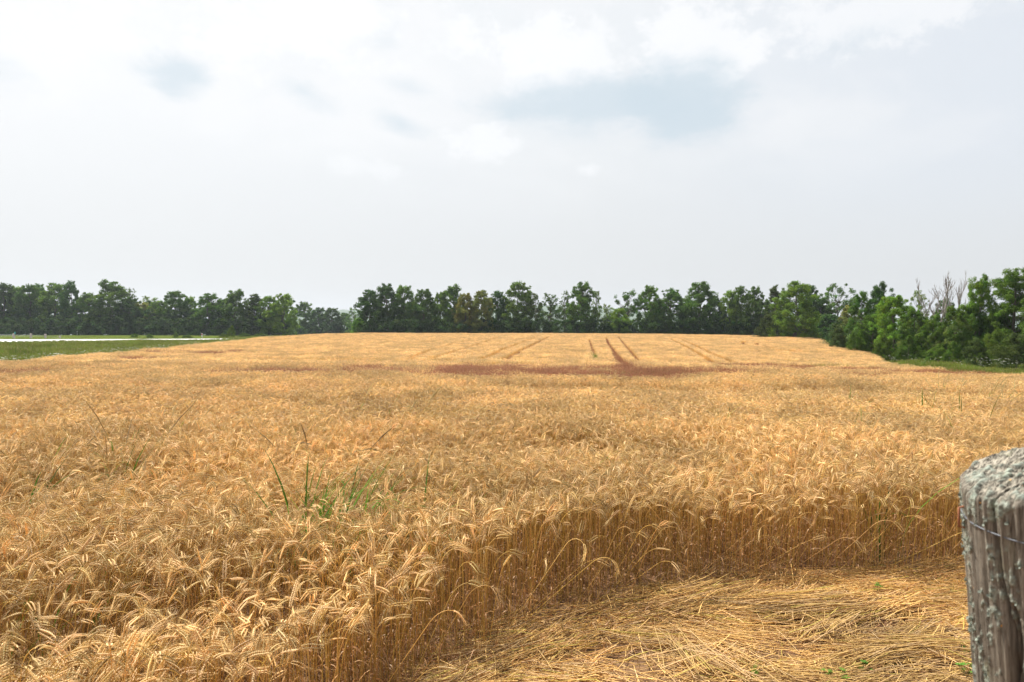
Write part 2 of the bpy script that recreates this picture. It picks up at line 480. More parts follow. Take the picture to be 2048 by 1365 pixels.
# ------------------------------------------------------------------ instancing for uncountable stuff
def scatter(name, P, rot, scl, idx, protos, label, cat):
    """one object that carries the growing stuff: points + one node group placing the prototype plants"""
    col = bpy.data.collections.new(name + '_kinds')       # not linked to the scene
    for k_, me in enumerate(protos):
        col.objects.link(bpy.data.objects.new('%s_kind_%02d' % (name, k_), me))
    me = bpy.data.meshes.new(name)
    n = len(P)
    me.vertices.add(n); me.vertices.foreach_set('co', np.asarray(P, np.float32).ravel())
    a = me.attributes.new('rot', 'FLOAT_VECTOR', 'POINT'); a.data.foreach_set('vector', np.asarray(rot, np.float32).ravel())
    a = me.attributes.new('scl', 'FLOAT_VECTOR', 'POINT'); a.data.foreach_set('vector', np.asarray(scl, np.float32).ravel())
    a = me.attributes.new('idx', 'INT', 'POINT'); a.data.foreach_set('value', np.asarray(idx, np.int32).ravel())
    me.update()
    o = link(name, me)
    ng = bpy.data.node_groups.new(name, 'GeometryNodeTree')
    ng.interface.new_socket('Geometry', in_out='INPUT', socket_type='NodeSocketGeometry')
    ng.interface.new_socket('Geometry', in_out='OUTPUT', socket_type='NodeSocketGeometry')
    N = ng.nodes; L = ng.links
    gi = N.new('NodeGroupInput'); go = N.new('NodeGroupOutput')
    ci = N.new('GeometryNodeCollectionInfo'); ci.inputs['Collection'].default_value = col
    ci.inputs['Separate Children'].default_value = True; ci.inputs['Reset Children'].default_value = True
    ip = N.new('GeometryNodeInstanceOnPoints'); ip.inputs['Pick Instance'].default_value = True
    def named(nm, ty):
        q = N.new('GeometryNodeInputNamedAttribute'); q.data_type = ty; q.inputs['Name'].default_value = nm
        return q.outputs['Attribute']
    er = N.new('FunctionNodeEulerToRotation')
    L.new(named('rot', 'FLOAT_VECTOR'), er.inputs[0])
    L.new(gi.outputs[0], ip.inputs['Points'])
    L.new(ci.outputs[0], ip.inputs['Instance'])
    L.new(named('idx', 'INT'), ip.inputs['Instance Index'])
    L.new(er.outputs[0], ip.inputs['Rotation'])
    L.new(named('scl', 'FLOAT_VECTOR'), ip.inputs['Scale'])
    L.new(ip.outputs[0], go.inputs[0])
    md = o.modifiers.new('grow', 'NODES'); md.node_group = ng
    tag(o, label, cat, kind='stuff')
    return o


# ------------------------------------------------------------------ wheat
C_EAR = np.array([0.84, 0.64, 0.335]); C_STEM = np.array([0.76, 0.50, 0.17])
C_AWN = np.array([0.80, 0.575, 0.28]); C_LEAF = np.array([0.34, 0.18, 0.07])


def stalk_path(r, L, ear, lean, bend, side, n=13):
    s = np.concatenate([np.linspace(0, L * 0.80, 4), np.linspace(L * 0.84, L, n - 8)[:-0 or None], np.linspace(L + ear * .25, L + ear, 4)])
    th = lean + bend * np.clip((s - L * .80) / (L * .20 + ear * .6), 0, 1) ** 1.25
    wob = side * np.clip(s / L, 0, 1.2) ** 2
    D = np.stack([np.sin(th) * np.cos(wob), np.sin(th) * np.sin(wob) + side * .06, np.cos(th)], 1)
    P = np.zeros((len(s), 3))
    for i in range(1, len(s)):
        P[i] = P[i - 1] + (D[i] + D[i - 1]) * .5 * (s[i] - s[i - 1])
    return s, P, D


def wheat_stalk(acc, r, L=None, detail=2, off=(0, 0, 0), az=0.0, leaves=True, stiff=False, tone=1.0):
    L = L or r.uniform(.62, .72)
    ear = r.uniform(.058, .088)
    lean = r.normal(0, .06)
    bend = r.uniform(.2, .9) if (stiff or r.random() < .15) else r.uniform(1.0, 2.7)
    side = r.normal(0, .3)
    s, P, D = stalk_path(r, L, ear, lean, bend, side)
    P[:, 2] += (WH + r.normal(0, .035)) - P[:, 2].max()        # lift so the arch tops out at crop height
    P[0, 2] = -0.02
    ca, sa = math.cos(az), math.sin(az)
    Rm = np.array([[ca, sa, 0], [-sa, ca, 0], [0, 0, 1.0]])
    off = np.asarray(off, float)
    def put(V, T, C):
        acc.add(V @ Rm + off, T, C)
    t = tone * r.uniform(.76, 1.14)
    nr = np.array([.95, .895, .79]) if detail == 2 else 1.0
    cs = C_STEM * nr * t * np.array([1, r.uniform(.92, 1.06), r.uniform(.8, 1.25)])
    ce = C_EAR * nr * t * np.array([1, r.uniform(.95, 1.04), r.uniform(.85, 1.15)])
    if r.random() < .10: ce = ce * np.array([.62, .55, .5])
    # stem
    ns = np.searchsorted(s, L) + 1
    if detail == 2:
        V, Q = tube(P[:ns], np.linspace(.0021, .0013, ns), 3)
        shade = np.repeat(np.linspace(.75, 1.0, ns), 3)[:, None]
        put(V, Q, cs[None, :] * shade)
    else:
        sel = [0, ns // 3, ns // 2, ns - 1]
        V, Q = ribbon(P[sel], np.full(len(sel), .0034 if detail == 1 else .005), np.tile([0, 1.0, 0], (len(sel), 1)))
        put(V, Q, cs)
    # ear
    es = np.linspace(L, L + ear, 11 if detail == 2 else 6)
    E = np.stack([np.interp(es, s, P[:, i]) for i in range(3)], 1)
    T = np.stack([np.interp(es, s, D[:, i]) for i in range(3)], 1)
    T /= np.linalg.norm(T, axis=1)[:, None]
    sd = np.cross(T, [0, 1.0, 0]); sd /= np.linalg.norm(sd, axis=1)[:, None] + 1e-9
    tw = r.uniform(0, PI); yv = np.cross(T, sd)
    A = sd * math.cos(tw) + yv * math.sin(tw); B = np.cross(T, A)
    if detail == 2:
        for i in range(len(es)):
            for sg in (-1, 1):
                f = (i + (.5 if sg > 0 else 0)) / len(es)
                w = .0037 * (0.6 + 1.0 * math.sin(PI * min(.97, f * .85 + .15)))
                o = E[i] + A[i] * sg * w * .75
                d = T[i] * .9 + A[i] * sg * .42; d /= np.linalg.norm(d)
                l = .0165
                b1 = B[i] * w * .75; a1 = np.cross(d, B[i]) * w * .6
                mid = o + d * l * .4
                Vv = np.array([o, mid + a1, mid + b1, mid - a1, mid - b1, o + d * l])
                Tt = [[0, 1, 2], [0, 2, 3], [0, 3, 4], [0, 4, 1], [5, 2, 1], [5, 3, 2], [5, 4, 3], [5, 1, 4]]
                put(Vv, np.array(Tt), ce * r.uniform(.86, 1.1))
                if r.random() < .85:
                    al = r.uniform(.035, .065)
                    ad = d + A[i] * sg * r.uniform(.0, .25) + B[i] * r.normal(0, .22); ad /= np.linalg.norm(ad)
                    ta = o + d * l; wv = np.cross(ad, A[i] + .3 * B[i]); wv /= np.linalg.norm(wv) + 1e-9; wv *= .00045
                    tip = ta + ad * al; tip[2] -= .004
                    put(np.array([ta - wv, ta + wv, tip]), np.array([[0, 1, 2]]), C_AWN * nr * t)
    elif detail == 1:
        w = .0085 * np.sin(np.linspace(.35, PI - .2, len(es))) ** .5
        for ax in (A, B):
            V, Q = ribbon(E, w, ax); put(V, Q, ce)
        for i in range(1, len(es)):
            for q in range(2):
                ad = T[i] + A[i] * r.uniform(-.5, .5) + B[i] * r.uniform(-.4, .4); ad /= np.linalg.norm(ad)
                wv = np.cross(ad, A[i]); wv /= np.linalg.norm(wv) + 1e-9; wv *= .0009
                put(np.array([E[i] - wv, E[i] + wv, E[i] + ad * .055]), np.array([[0, 1, 2]]), C_AWN * nr * t)
    else:
        sel = [0, 2, 4, 5]
        V, Q = ribbon(E[sel], np.array([.008, .013, .013, .006]), A[sel]); put(V, Q, ce)
        V, Q = ribbon(E[sel], np.array([.008, .013, .013, .006]), B[sel]); put(V, Q, ce)
    # dry leaves
    if leaves:
        for q in range(3 if detail == 2 else 1):
            h = r.uniform(.04, .42); a0 = r.uniform(0, 2 * PI); ln = r.uniform(.05, .14)
            m = 5
            tt = np.linspace(0, 1, m)
            up = r.uniform(-.3, 1.1)
            base = np.array([np.interp(h, P[:ns, 2], P[:ns, 0]), np.interp(h, P[:ns, 2], P[:ns, 1]), h])
            dr = np.array([math.cos(a0), math.sin(a0), 0])
            LP = base + dr * (ln * tt * .75)[:, None] + np.array([0, 0, 1.0]) * (ln * (up * tt - 1.1 * tt ** 2))[:, None]
            twi = r.uniform(-2.5, 2.5) * tt
            sv = np.stack([-math.sin(a0) * np.cos(twi), math.cos(a0) * np.cos(twi), np.sin(twi)], 1)
            V, Q = ribbon(LP, r.uniform(.004, .008) * np.array([.7, 1, .9, .6, .08]), sv)
            put(V, Q, C_LEAF * t * r.uniform(.8, 1.35))


HOLLOWS = []
for (u_, v_, hr_, hs_) in ((655, 1045, .34, .30), (598, 1020, .2, .2), (845, 1040, .25, .22), (735, 1000, .2, .15), (222, 960, .35, .22), (20, 1000, .3, .3), (255, 890, .3, .18), (85, 930, .3, .15),
                           (60, 1290, .22, .35), (480, 1215, .25, .25), (300, 1240, .2, .22), (560, 1000, .6, .07), (830, 1130, .35, .15), (1180, 900, .6, .12), (1150, 905, 1.2, .08), (750, 930, 1.0, .10), (640, 1180, .25, .2)):
    x_, y_ = spot(u_, v_, .6, 2.0, 12); HOLLOWS.append((x_, y_, hr_, hs_))


def build_wheat():
    r = np.random.default_rng(11)
    near = []
    for i in range(26):
        a = Acc(); wheat_stalk(a, r, detail=2, stiff=(i % 8 == 0))
        near.append(a.mesh('wheat_near_%02d' % i, M_WHEAT))
    # --- near: stalk by stalk
    def zone(ymin, ymax, dens, xm0, xm1, umin, umax):
        area = (xm1 - xm0) * (ymax - ymin)
        n = int(area * dens)
        X = r.uniform(xm0, xm1, n); Y = r.uniform(ymin, ymax, n)
        U = UC + FPX * X / np.maximum(Y, .3)
        k = (U > umin) & (U < umax) & (Y > near_edge(X) + 0.05 * np.sin(X * 9) + r.normal(0, .05, n)) & (Y < far_edge(U))
        return X[k], Y[k]
    X1, Y1 = zone(1.2, 9.0, 470, -9, 9, -420, 2330)
    lowp = vnoise(X1, Y1, .9, 5.0); lowq = vnoise(X1, Y1, .35, 9.0)
    n = len(X1)
    az = r.uniform(0, 2 * PI, n) ; lean = np.abs(r.normal(0, .07, n)) + np.clip(lowp, 0, 1) * .25
    lean = lean * np.clip((Y1 - near_edge(X1)) * 1.4 + .22, .22, 1)
    # wind-lean: shared direction where the crop is ruffled
    az = np.where(r.random(n) < .35, r.normal(.3, .7, n) + lowq * 3, az)
    sc = 1.0 + r.normal(0, .085, n) + lowp * .17 + lowq * .07
    for (hx, hy, hr, hs) in HOLLOWS:
        sc = sc * (1 - hs * np.exp(-((X1 - hx) ** 2 + (Y1 - hy) ** 2) / hr ** 2))
    # thinner, lower crop at the left foreground corner of the field
    rot = np.stack([r.normal(0, .04, n), lean, az], 1)
    P = np.stack([X1, Y1, gz(X1, Y1)], 1)
    scl = np.stack([np.ones(n), np.ones(n), sc], 1)
    idx = r.integers(0, len(near), n)
    # stalks leaning out of the edge over the trodden straw
    m = 100
    ex = r.uniform(-.9, 4.6, m); ey = near_edge(ex) + r.uniform(.0, .12, m)
    e_az = np.where(r.random(m) < .8, r.normal(-.15, .5, m), r.normal(PI + .3, .5, m))
    e_rot = np.stack([np.zeros(m), r.uniform(.2, 1.0, m), e_az], 1)
    P = np.vstack([P, np.stack([ex, ey, gz(ex, ey)], 1)]); rot = np.vstack([rot, e_rot])
    scl = np.vstack([scl, np.tile([1, 1, 1.1], (m, 1))]); idx = np.concatenate([idx, r.integers(0, len(near), m)])
    # --- middle distance: small tufts of detailed stalks
    nn = len(near)
    mid = []
    for i in range(8):
        a = Acc()
        for q in range(46):
            wheat_stalk(a, r, detail=2 if q % 3 else 1, off=(r.uniform(-.22, .22), r.uniform(-.22, .22), r.normal(0, .03)), az=r.uniform(0, 2 * PI), leaves=(q % 2 == 0))
        mid.append(a.mesh('wheat_mid_%02d' % i, M_WHEAT))
    X2, Y2 = [], []
    def grid(y0, y1, st):
        ys = np.arange(y0, y1, st); xs = np.arange(-y1 * .95, y1 * .95, st)
        gx, gy = np.meshgrid(xs, ys); gx = gx.ravel(); gy = gy.ravel()
        gx = gx + r.uniform(-.35, .35, len(gx)) * st; gy = gy + r.uniform(-.35, .35, len(gy)) * st
        U = UC + FPX * gx / gy
        k = (U > -230) & (U < 2280) & (gy < far_edge(U)) & (gy > y0 - st / 2)
        return gx[k], gy[k]
    X2, Y2 = grid(9.0, 32.0, .33)
    far = []
    for i in range(10):
        a = Acc()
        for q in range(50):
            wheat_stalk(a, r, detail=0, off=(r.uniform(-.21, .21), r.uniform(-.21, .21), r.normal(0, .035)), az=r.uniform(0, 2 * PI), leaves=(q % 2 == 0))
        far.append(a.mesh('wheat_far_%02d' % i, M_WHEAT))
    X3, Y3 = grid(32.0, 142.0, .38)
    # tramlines and dips: where wheels and weeds thinned the crop
    keep2, s2 = crop_gaps(X2, Y2); keep3, s3 = crop_gaps(X3, Y3)
    fine = []
    for i in range(6):
        a = Acc()
        for q in range(13):
            wheat_stalk(a, r, detail=0, off=(r.uniform(-.085, .085), r.uniform(-.085, .085), r.normal(0, .035)), az=r.uniform(0, 2 * PI), leaves=(q % 2 == 0))
        fine.append(a.mesh('wheat_fine_%02d' % i, M_WHEAT))
    d3 = track_dist(X3, Y3)[0]; keep3 &= d3 > .62
    ys_ = np.arange(32.0, 142.0, .165); FX, FY, FS = [], [], []
    for yy in ys_:
        xs_ = np.arange(-.78 * yy, .93 * yy, .165)
        xs_ = xs_[cheap_near(xs_, yy)]
        if len(xs_):
            FX.append(xs_ + r.uniform(-.05, .05, len(xs_))); FY.append(np.full(len(xs_), yy) + r.uniform(-.05, .05, len(xs_)))
    FX = np.concatenate(FX); FY = np.concatenate(FY); df, wf, sf = track_dist(FX, FY)
    U = UC + FPX * FX / FY
    kf = (df < .62) & (FY < far_edge(U)) & (U > -230) & (U < 2280)
    sc_f = np.where(df < wf * 1.15, np.where(r.random(len(FX)) < .7, 0, .45), 1.0)
    kf &= sc_f > 0
    FX, FY, FS = FX[kf], FY[kf], sc_f[kf]
    FS = FS * (1 - .45 * np.clip(red_density(FX, FY) * 1.3, 0, 1))
    print('fine', len(FX))
    def pack(X, Y, s, k0, kn):
        n = len(X)
        lp = vnoise(X, Y, .35, 5.0); lq = vnoise(X, Y * 1.8, .09, 9.0)
        lr = vnoise(X * .35, Y * 2.2, .16, 19.0)
        sc = (1.0 + r.normal(0, .035, n) + lp * .10 + lq * .06 - np.clip(lr - .12, 0, 1) * .45) * s
        return (np.stack([X, Y, gz(X, Y)], 1), np.stack([r.normal(0, .05, n), r.normal(0, .05, n), r.uniform(0, 2 * PI, n)], 1),
                np.stack([np.ones(n), np.ones(n), sc], 1), r.integers(k0, k0 + kn, n))
    a2 = pack(X2[keep2], Y2[keep2], s2[keep2], nn, len(mid))
    a3 = pack(X3[keep3], Y3[keep3], s3[keep3], nn + len(mid), len(far))
    a4 = pack(FX, FY, FS, nn + len(mid) + len(far), len(fine))
    P = np.vstack([P, a2[0], a3[0], a4[0]]); rot = np.vstack([rot, a2[1], a3[1], a4[1]])
    scl = np.vstack([scl, a2[2], a3[2], a4[2]]); idx = np.concatenate([idx, a2[3], a3[3], a4[3]])
    scatter('wheat', P, rot, scl, idx, near + mid + far + fine, 'ripe golden wheat standing across the whole field', 'wheat')
    print('wheat points', len(P))
    return near


def seg_dist(X, Y, pts):
    d = np.full(len(X), 1e9)
    for (a, b), (c, e) in zip(pts[:-1], pts[1:]):
        vx, vy = c - a, e - b; L = vx * vx + vy * vy + 1e-9
        t = np.clip(((X - a) * vx + (Y - b) * vy) / L, 0, 1)
        d = np.minimum(d, np.hypot(X - a - t * vx, Y - b - t * vy))
    return d


TRACKS = []     # (polyline in x, y, width, strength)
for pts, wd, st in (
    ([(1080, 672), (1040, 686), (1000, 701), (958, 720)], .30, .5), ([(1100, 672), (1072, 686), (1040, 701), (1003, 720)], .34, .45),
    ([(1000, 673), (950, 690), (900, 705), (862, 717)], .3, .5), ([(950, 676), (905, 688), (862, 700), (815, 717)], .28, .5),
    ([(850, 673), (770, 686), (690, 698), (590, 712)], .28, .5), ([(760, 673), (690, 679), (600, 687), (500, 697)], .3, .45), ([(860, 675), (830, 681), (700, 699)], .2, .7), ([(640, 676), (560, 684), (470, 694), (330, 704)], .25, .55), ([(460, 700), (380, 706), (300, 710), (200, 722), (0, 742)], .3, .62),
    ([(1212, 675), (1217, 687), (1228, 702), (1240, 717), (1260, 730)], .27, .5), ([(1236, 673), (1248, 688), (1263, 704), (1279, 722)], .24, .55),
    ([(1178, 678), (1184, 695), (1192, 716)], .22, .6),
    ([(1338, 676), (1360, 687), (1390, 703), (1428, 724)], .3, .42), ([(1356, 676), (1395, 693), (1430, 710), (1468, 724)], .3, .42),
    ([(1520, 681), (1490, 682), (1482, 686), (1500, 691)], .35, .5), ([(1550, 684), (1514, 685), (1512, 690), (1560, 697), (1640, 709), (1730, 720), (1800, 730)], .33, .42),
    ([(1590, 708), (1620, 712), (1700, 722)], .25, .6),
    ([(420, 720), (560, 720), (760, 720), (900, 719.5), (1024, 720.5), (1192, 722), (1420, 726), (1560, 729), (1750, 732), (1850, 734)], .5, .55),
    ([(0, 762), (300, 756)], .25, .75), ([(200, 797), (480, 797), (700, 796), (900, 795)], .35, .82), ([(330, 775), (500, 772), (640, 776)], .3, .8),
):
    TRACKS.append(([spot(u, v) for u, v in pts], wd, st))


def track_dist(X, Y):
    d = np.full(len(X), 1e9); w = np.full(len(X), .2); s = np.ones(len(X))
    for pts, wd, st in TRACKS:
        dd = seg_dist(X, Y, pts) ; m = dd < d
        d = np.where(m, dd, d); w = np.where(m, wd, w); s = np.where(m, st, s)
    return d, w, s


def cheap_near(xs, y):
    m = np.zeros(len(xs), bool)
    for pts, wd, st in TRACKS:
        for (a, b), (c, e) in zip(pts[:-1], pts[1:]):
            if min(b, e) - .7 <= y <= max(b, e) + .7:
                if abs(e - b) < .6: lo, hi = min(a, c) - .7, max(a, c) + .7
                else:
                    t0 = min(max((y - .5 - b) / (e - b), 0), 1); t1 = min(max((y + .5 - b) / (e - b), 0), 1)
                    x0, x1 = a + t0 * (c - a), a + t1 * (c - a); lo, hi = min(x0, x1) - .7, max(x0, x1) + .7
                m |= (xs > lo) & (xs < hi)
    return m


def crop_gaps(X, Y):
    keep = np.ones(len(X), bool); s = np.ones(len(X))
    for pts, wd, st in TRACKS:
        d = seg_dist(X, Y, pts)
        s = np.where(d < wd * 1.12, np.minimum(s, st * .5), s) if Y[0] < 31 else s
    s = s * (1 - .45 * np.clip(red_density(X, Y) * 1.3, 0, 1))
    return keep, s


RED = [(1000, 738, 120, 5.5, 1.0), (930, 735, 70, 5, .8), (1140, 740, 110, 5.5, .9), (1250, 741, 60, 6.5, 1.0), (1330, 743, 90, 6, .95),
       (1440, 742, 70, 4, .6), (1540, 744, 60, 3, .35), (700, 737, 70, 3, .5), (590, 738, 110, 3, .75), (480, 740, 60, 2.0, .5), (790, 735, 80, 4, .3),
       (720, 730, 50, 2, .4), (1500, 727, 70, 1.6, .5), (1590, 731, 60, 1.6, .45), (1700, 735, 70, 2.0, .3), (1850, 741, 110, 3.0, .35),
       (1950, 744, 90, 3.5, .45), (1800, 747, 130, 4, .25), (1250, 728, 14, 6, .8), (1560, 738, 150, 6, .18), (1232, 712, 8, 10, .5),
       (425, 703, 32, 1.6, .8), (470, 700, 20, 1.2, .5), (60, 739, 60, 2.2, .55), (170, 731, 60, 2, .3), (280, 713, 60, 2, .3), (10, 744, 30, 2, .5), (330, 700, 50, 1.5, .35), (850, 742, 60, 3, .4)]


def red_density(X, Y):
    U = UC + FPX * X / Y; Vv = VH + FPX * (drop(X, Y) - WH) / Y
    wgt = np.zeros(len(X))
    for (u, v, ru, rv, s_) in RED:
        wgt = np.maximum(wgt, s_ * np.exp(-((U - u) / ru) ** 2 * 1.1 - ((Vv - v - 2.5) / (rv * 1.45)) ** 2 * 1.0))
    nz = vnoise(X, Y, .45, 2.)
    return np.where(wgt > .05, wgt * np.clip(1.0 + 1.4 * nz, .1, 1.6), 0)


NEAR_STALKS = build_wheat()


# red-brown seeding grass and green weeds growing through the crop
def grass_tuft_mesh(name, r, n, h0, h1, spread, cols, width, mat, seedhead=0.0, headcol=None, droop=.5):
    a = Acc()
    for q in range(n):
        x, y = r.uniform(-spread, spread, 2); h = r.uniform(h0, h1); a0 = r.uniform(0, 2 * PI)
        tt = np.linspace(0, 1, 5); out = h * r.uniform(.05, droop)
        P = np.stack([x + np.cos(a0) * out * tt ** 2, y + np.sin(a0) * out * tt ** 2, h * (tt - .12 * droop * tt ** 3)], 1)
        sv = np.tile([-math.sin(a0), math.cos(a0), 0], (5, 1))
        c = cols[r.integers(len(cols))] * r.uniform(.8, 1.2)
        V, Q = ribbon(P, width * np.array([1, 1, .85, .6, .08]), sv); a.add(V, Q, c)
        if r.random() < seedhead:
            top = P[-1]; hc = headcol * r.uniform(.75, 1.25)
            for b in range(9):
                o = top - np.array([0, 0, .018 * b]); an = r.uniform(0, 2 * PI); l = .02 + .006 * b
                e = o + np.array([math.cos(an) * l, math.sin(an) * l, l * .7])
                sv2 = np.array([-math.sin(an), math.cos(an), 0]) * .004
                a.add(np.array([o, (o + e) / 2 + sv2, e, (o + e) / 2 - sv2]), np.array([[0, 1, 2, 3]]), hc)
    return a.mesh(name, mat)


def build_red_grass():
    r = np.random.default_rng(21)
    n = 26000
    Y = r.uniform(17, 70, n) ; U = r.uniform(-60, 2150, n); X = (U - UC) / FPX * Y
    ff = red_density(X, Y) * np.minimum(Y / 32, 1.5)
    k = (r.random(n) < ff * 2.0) & (Y < far_edge(U))
    X, Y = X[k], Y[k]; n = len(X)
    cols = [np.array([.24, .125, .06]), np.array([.30, .16, .08]), np.array([.24, .15, .065])]
    protos = [grass_tuft_mesh('red_%d' % i, r, 26, .58, .76, .25, cols, .004, M_REDGRASS, .9, np.array([.27, .12, .06]), .25) for i in range(6)]
    sc = r.uniform(.9, 1.08, n)
    # brown weeds and bent straw along the wheel tracks
    TX, TY = [], []
    for pts, wd, st in TRACKS:
        for (a, b), (c, e) in zip(pts[:-1], pts[1:]):
            m = int(math.hypot(c - a, e - b) * 3.2 * (.62 / st) ** .8); t = r.random(m)
            TX.append(a + (c - a) * t + r.normal(0, wd * .22, m)); TY.append(b + (e - b) * t + r.normal(0, wd * .3, m))
    TX = np.concatenate(TX); TY = np.concatenate(TY)
    kk = (TY > 30) & (vnoise(TX, TY, .25, 33.) > -.22); TX, TY = TX[kk], TY[kk]
    X = np.concatenate([X, TX]); Y = np.concatenate([Y, TY]); sc = np.concatenate([sc, r.uniform(.62, .82, len(TX))]); n = len(X)
    scatter('red_grass', np.stack([X, Y, gz(X, Y)], 1), np.stack([r.normal(0, .08, n), r.normal(.1, .08, n), r.uniform(0, 6.28, n) * .0 + r.normal(0, .5, n)], 1),
            np.stack([sc, sc, sc], 1), r.integers(0, 6, n), protos, 'drifts of red-brown seeding grass growing through the wheat in the dip', 'grass')
    print('red', n)


build_red_grass()


def build_grass():
    r = np.random.default_rng(31)
    G = [np.array([.085, .155, .014]), np.array([.12, .18, .018]), np.array([.16, .20, .025]), np.array([.22, .21, .05])]
    tall = [grass_tuft_mesh('verge_%d' % i, r, 110, .22, .55, .34, G, .012, M_GRASS, .10, np.array([.30, .25, .13]), .5) for i in range(6)]
    short = [grass_tuft_mesh('turf_%d' % i, r, 90, .08, .22, .42, [c * np.array([1.7, 1.5, 2.4]) for c in G[:3]], .016, M_GRASS, .05, np.array([.35, .32, .15]), .5) for i in range(4)]
    PX, PY, ID, SC = [], [], [], []
    def add(X, Y, ids, s):
        PX.append(X); PY.append(Y); ID.append(ids); SC.append(s)
    # verge and ditch at the left
    xs, ys = np.meshgrid(np.arange(-95, 0, .55), np.arange(24, 135, .55)); xs = xs.ravel(); ys = ys.ravel()
    xs = xs + r.uniform(-.3, .3, len(xs)); ys = ys + r.uniform(-.3, .3, len(ys))
    U = UC + FPX * xs / ys; fe = far_edge(U)
    yn = np.interp(U, [-500, 0, 100, 200, 300, 400, 465, 620], [72, 84, 88, 92, 96, 100, 103, 112])
    k = (U > -230) & (U < 640) & (ys > fe + .2) & ((ys < yn - .3))
    lp = vnoise(xs[k], ys[k], .16, 3.)
    add(xs[k], ys[k], r.integers(0, 6, k.sum()), 1.0 + lp * .9 + np.clip((yn[k] - ys[k]) / 60, 0, .3) - np.clip(1.15 - (yn[k] - ys[k]) / 16, 0, 1) * .72)
    k2 = (U > 440) & (U < 760) & (ys > fe + .2) & (ys > yn + 10)
    add(xs[k2], ys[k2], r.integers(0, 6, k2.sum()), np.full(k2.sum(), .8))
    # hayfield beyond the road
    xs, ys = np.meshgrid(np.arange(-160, -20, .95), np.arange(92, 186, 1.3)); xs = xs.ravel(); ys = ys.ravel()
    xs = xs + r.uniform(-.5, .5, len(xs)); ys = ys + r.uniform(-.6, .6, len(ys))
    U = UC + FPX * xs / ys; yn = np.interp(U, [-500, 0, 465, 620], [72, 84, 103, 112])
    k = (U > -230) & (U < 620) & (ys > yn + 11)
    add(xs[k], ys[k], r.integers(6, 10, k.sum()), np.full(k.sum(), 1.3))
    # grassy tongue below the right-hand trees
    xs, ys = np.meshgrid(np.arange(8, 75, .42), np.arange(30, 92, .42)); xs = xs.ravel(); ys = ys.ravel()
    xs = xs + r.uniform(-.2, .2, len(xs)); ys = ys + r.uniform(-.2, .2, len(ys))
    U = UC + FPX * xs / ys; fe = far_edge(U)
    k = (U > 1645) & (U < 2280) & (ys > fe - .1) & (ys < fe + 22)
    lp = vnoise(xs[k], ys[k], .2, 3.)
    add(xs[k], ys[k], r.integers(0, 10, k.sum()), .75 + lp * .4)
    # strip beyond the crest and by the lone tree
    xs, ys = np.meshgrid(np.arange(-40, 80, .6), np.arange(119, 150, .8)); xs = xs.ravel(); ys = ys.ravel()
    xs = xs + r.uniform(-.3, .3, len(xs)); U = UC + FPX * xs / ys; fe = far_edge(U)
    k = (U > 560) & (U < 1700) & (ys > fe + .1) & (ys < fe + 9)
    add(xs[k], ys[k], r.integers(0, 6, k.sum()), np.where(U[k] > 1500, 1.0, .55))
    # green weeds along the crease of the field
    def along(pts, n, wd, s):
        q = np.array([spot(u, v) for u, v in pts]); t = r.uniform(0, len(q) - 1.001, n); i = t.astype(int); f = t - i
        p = q[i] * (1 - f)[:, None] + q[i + 1] * f[:, None]
        add(p[:, 0] + r.normal(0, wd, n), p[:, 1] + r.normal(0, wd, n), r.integers(0, 6, n), np.full(n, s))
    along([(760, 721), (800, 721), (890, 720), (960, 721)], 60, .25, 1.22)
    along([(960, 721), (1100, 722), (1190, 723)], 60, .25, 1.17)
    along([(1270, 724), (1420, 727), (1480, 728)], 60, .3, 1.2)
    along([(1630, 729), (1700, 731), (1780, 733)], 130, .4, 1.3)
    along([(1780, 733), (1900, 738)], 60, .4, 1.2)
    along([(1590, 720), (1640, 721)], 18, .3, 1.2)
    along([(1187, 706), (1193, 721)], 26, .12, 1.3)
    along([(1190, 742), (1350, 742), (1420, 741)], 40, .5, 1.25)
    along([(5, 733), (50, 733)], 8, .2, 1.2)
    X = np.concatenate(PX); Y = np.concatenate(PY); I = np.concatenate(ID); sc = np.clip(np.concatenate(SC), .35, 2.2) * r.uniform(.85, 1.15, len(X))
    n = len(X)
    scatter('grass', np.stack([X, Y, gz(X, Y) - .01], 1), np.stack([r.normal(0, .06, n), r.normal(0, .06, n), r.uniform(0, 6.28, n)], 1),
            np.stack([np.minimum(sc, 1.3), np.minimum(sc, 1.3), sc], 1), I, tall + short, 'green grass on the verge, the far hayfield and the field margins', 'grass')
    # white umbels in the verge and field margins
    def umbel(i):
        a = Acc()
        for q in range(5):
            x, y = r.uniform(-.3, .3, 2); h = r.uniform(.45, .8)
            V, Q = tube([(x, y, 0), (x + .02, y, h * .5), (x + .01, y + .02, h)], [.003, .003, .002], 3); a.add(V, Q, (.12, .17, .05))
            for b in range(14):
                an = r.uniform(0, 6.28); rr = .055 * math.sqrt(r.random()); c = np.array([x + .01 + rr * math.cos(an), y + .02 + rr * math.sin(an), h + .01 - rr * .25])
                s = .013
                a.add(c + np.array([(-s, 0, 0), (0, -s, .003), (s, 0, 0), (0, s, .003)]), np.array([[0, 1, 2, 3]]), (.78, .78, .70))
        return a.mesh('umbel_%d' % i, M_PETAL)
    pr = [umbel(i) for i in range(4)]
    FX, FY = [], []
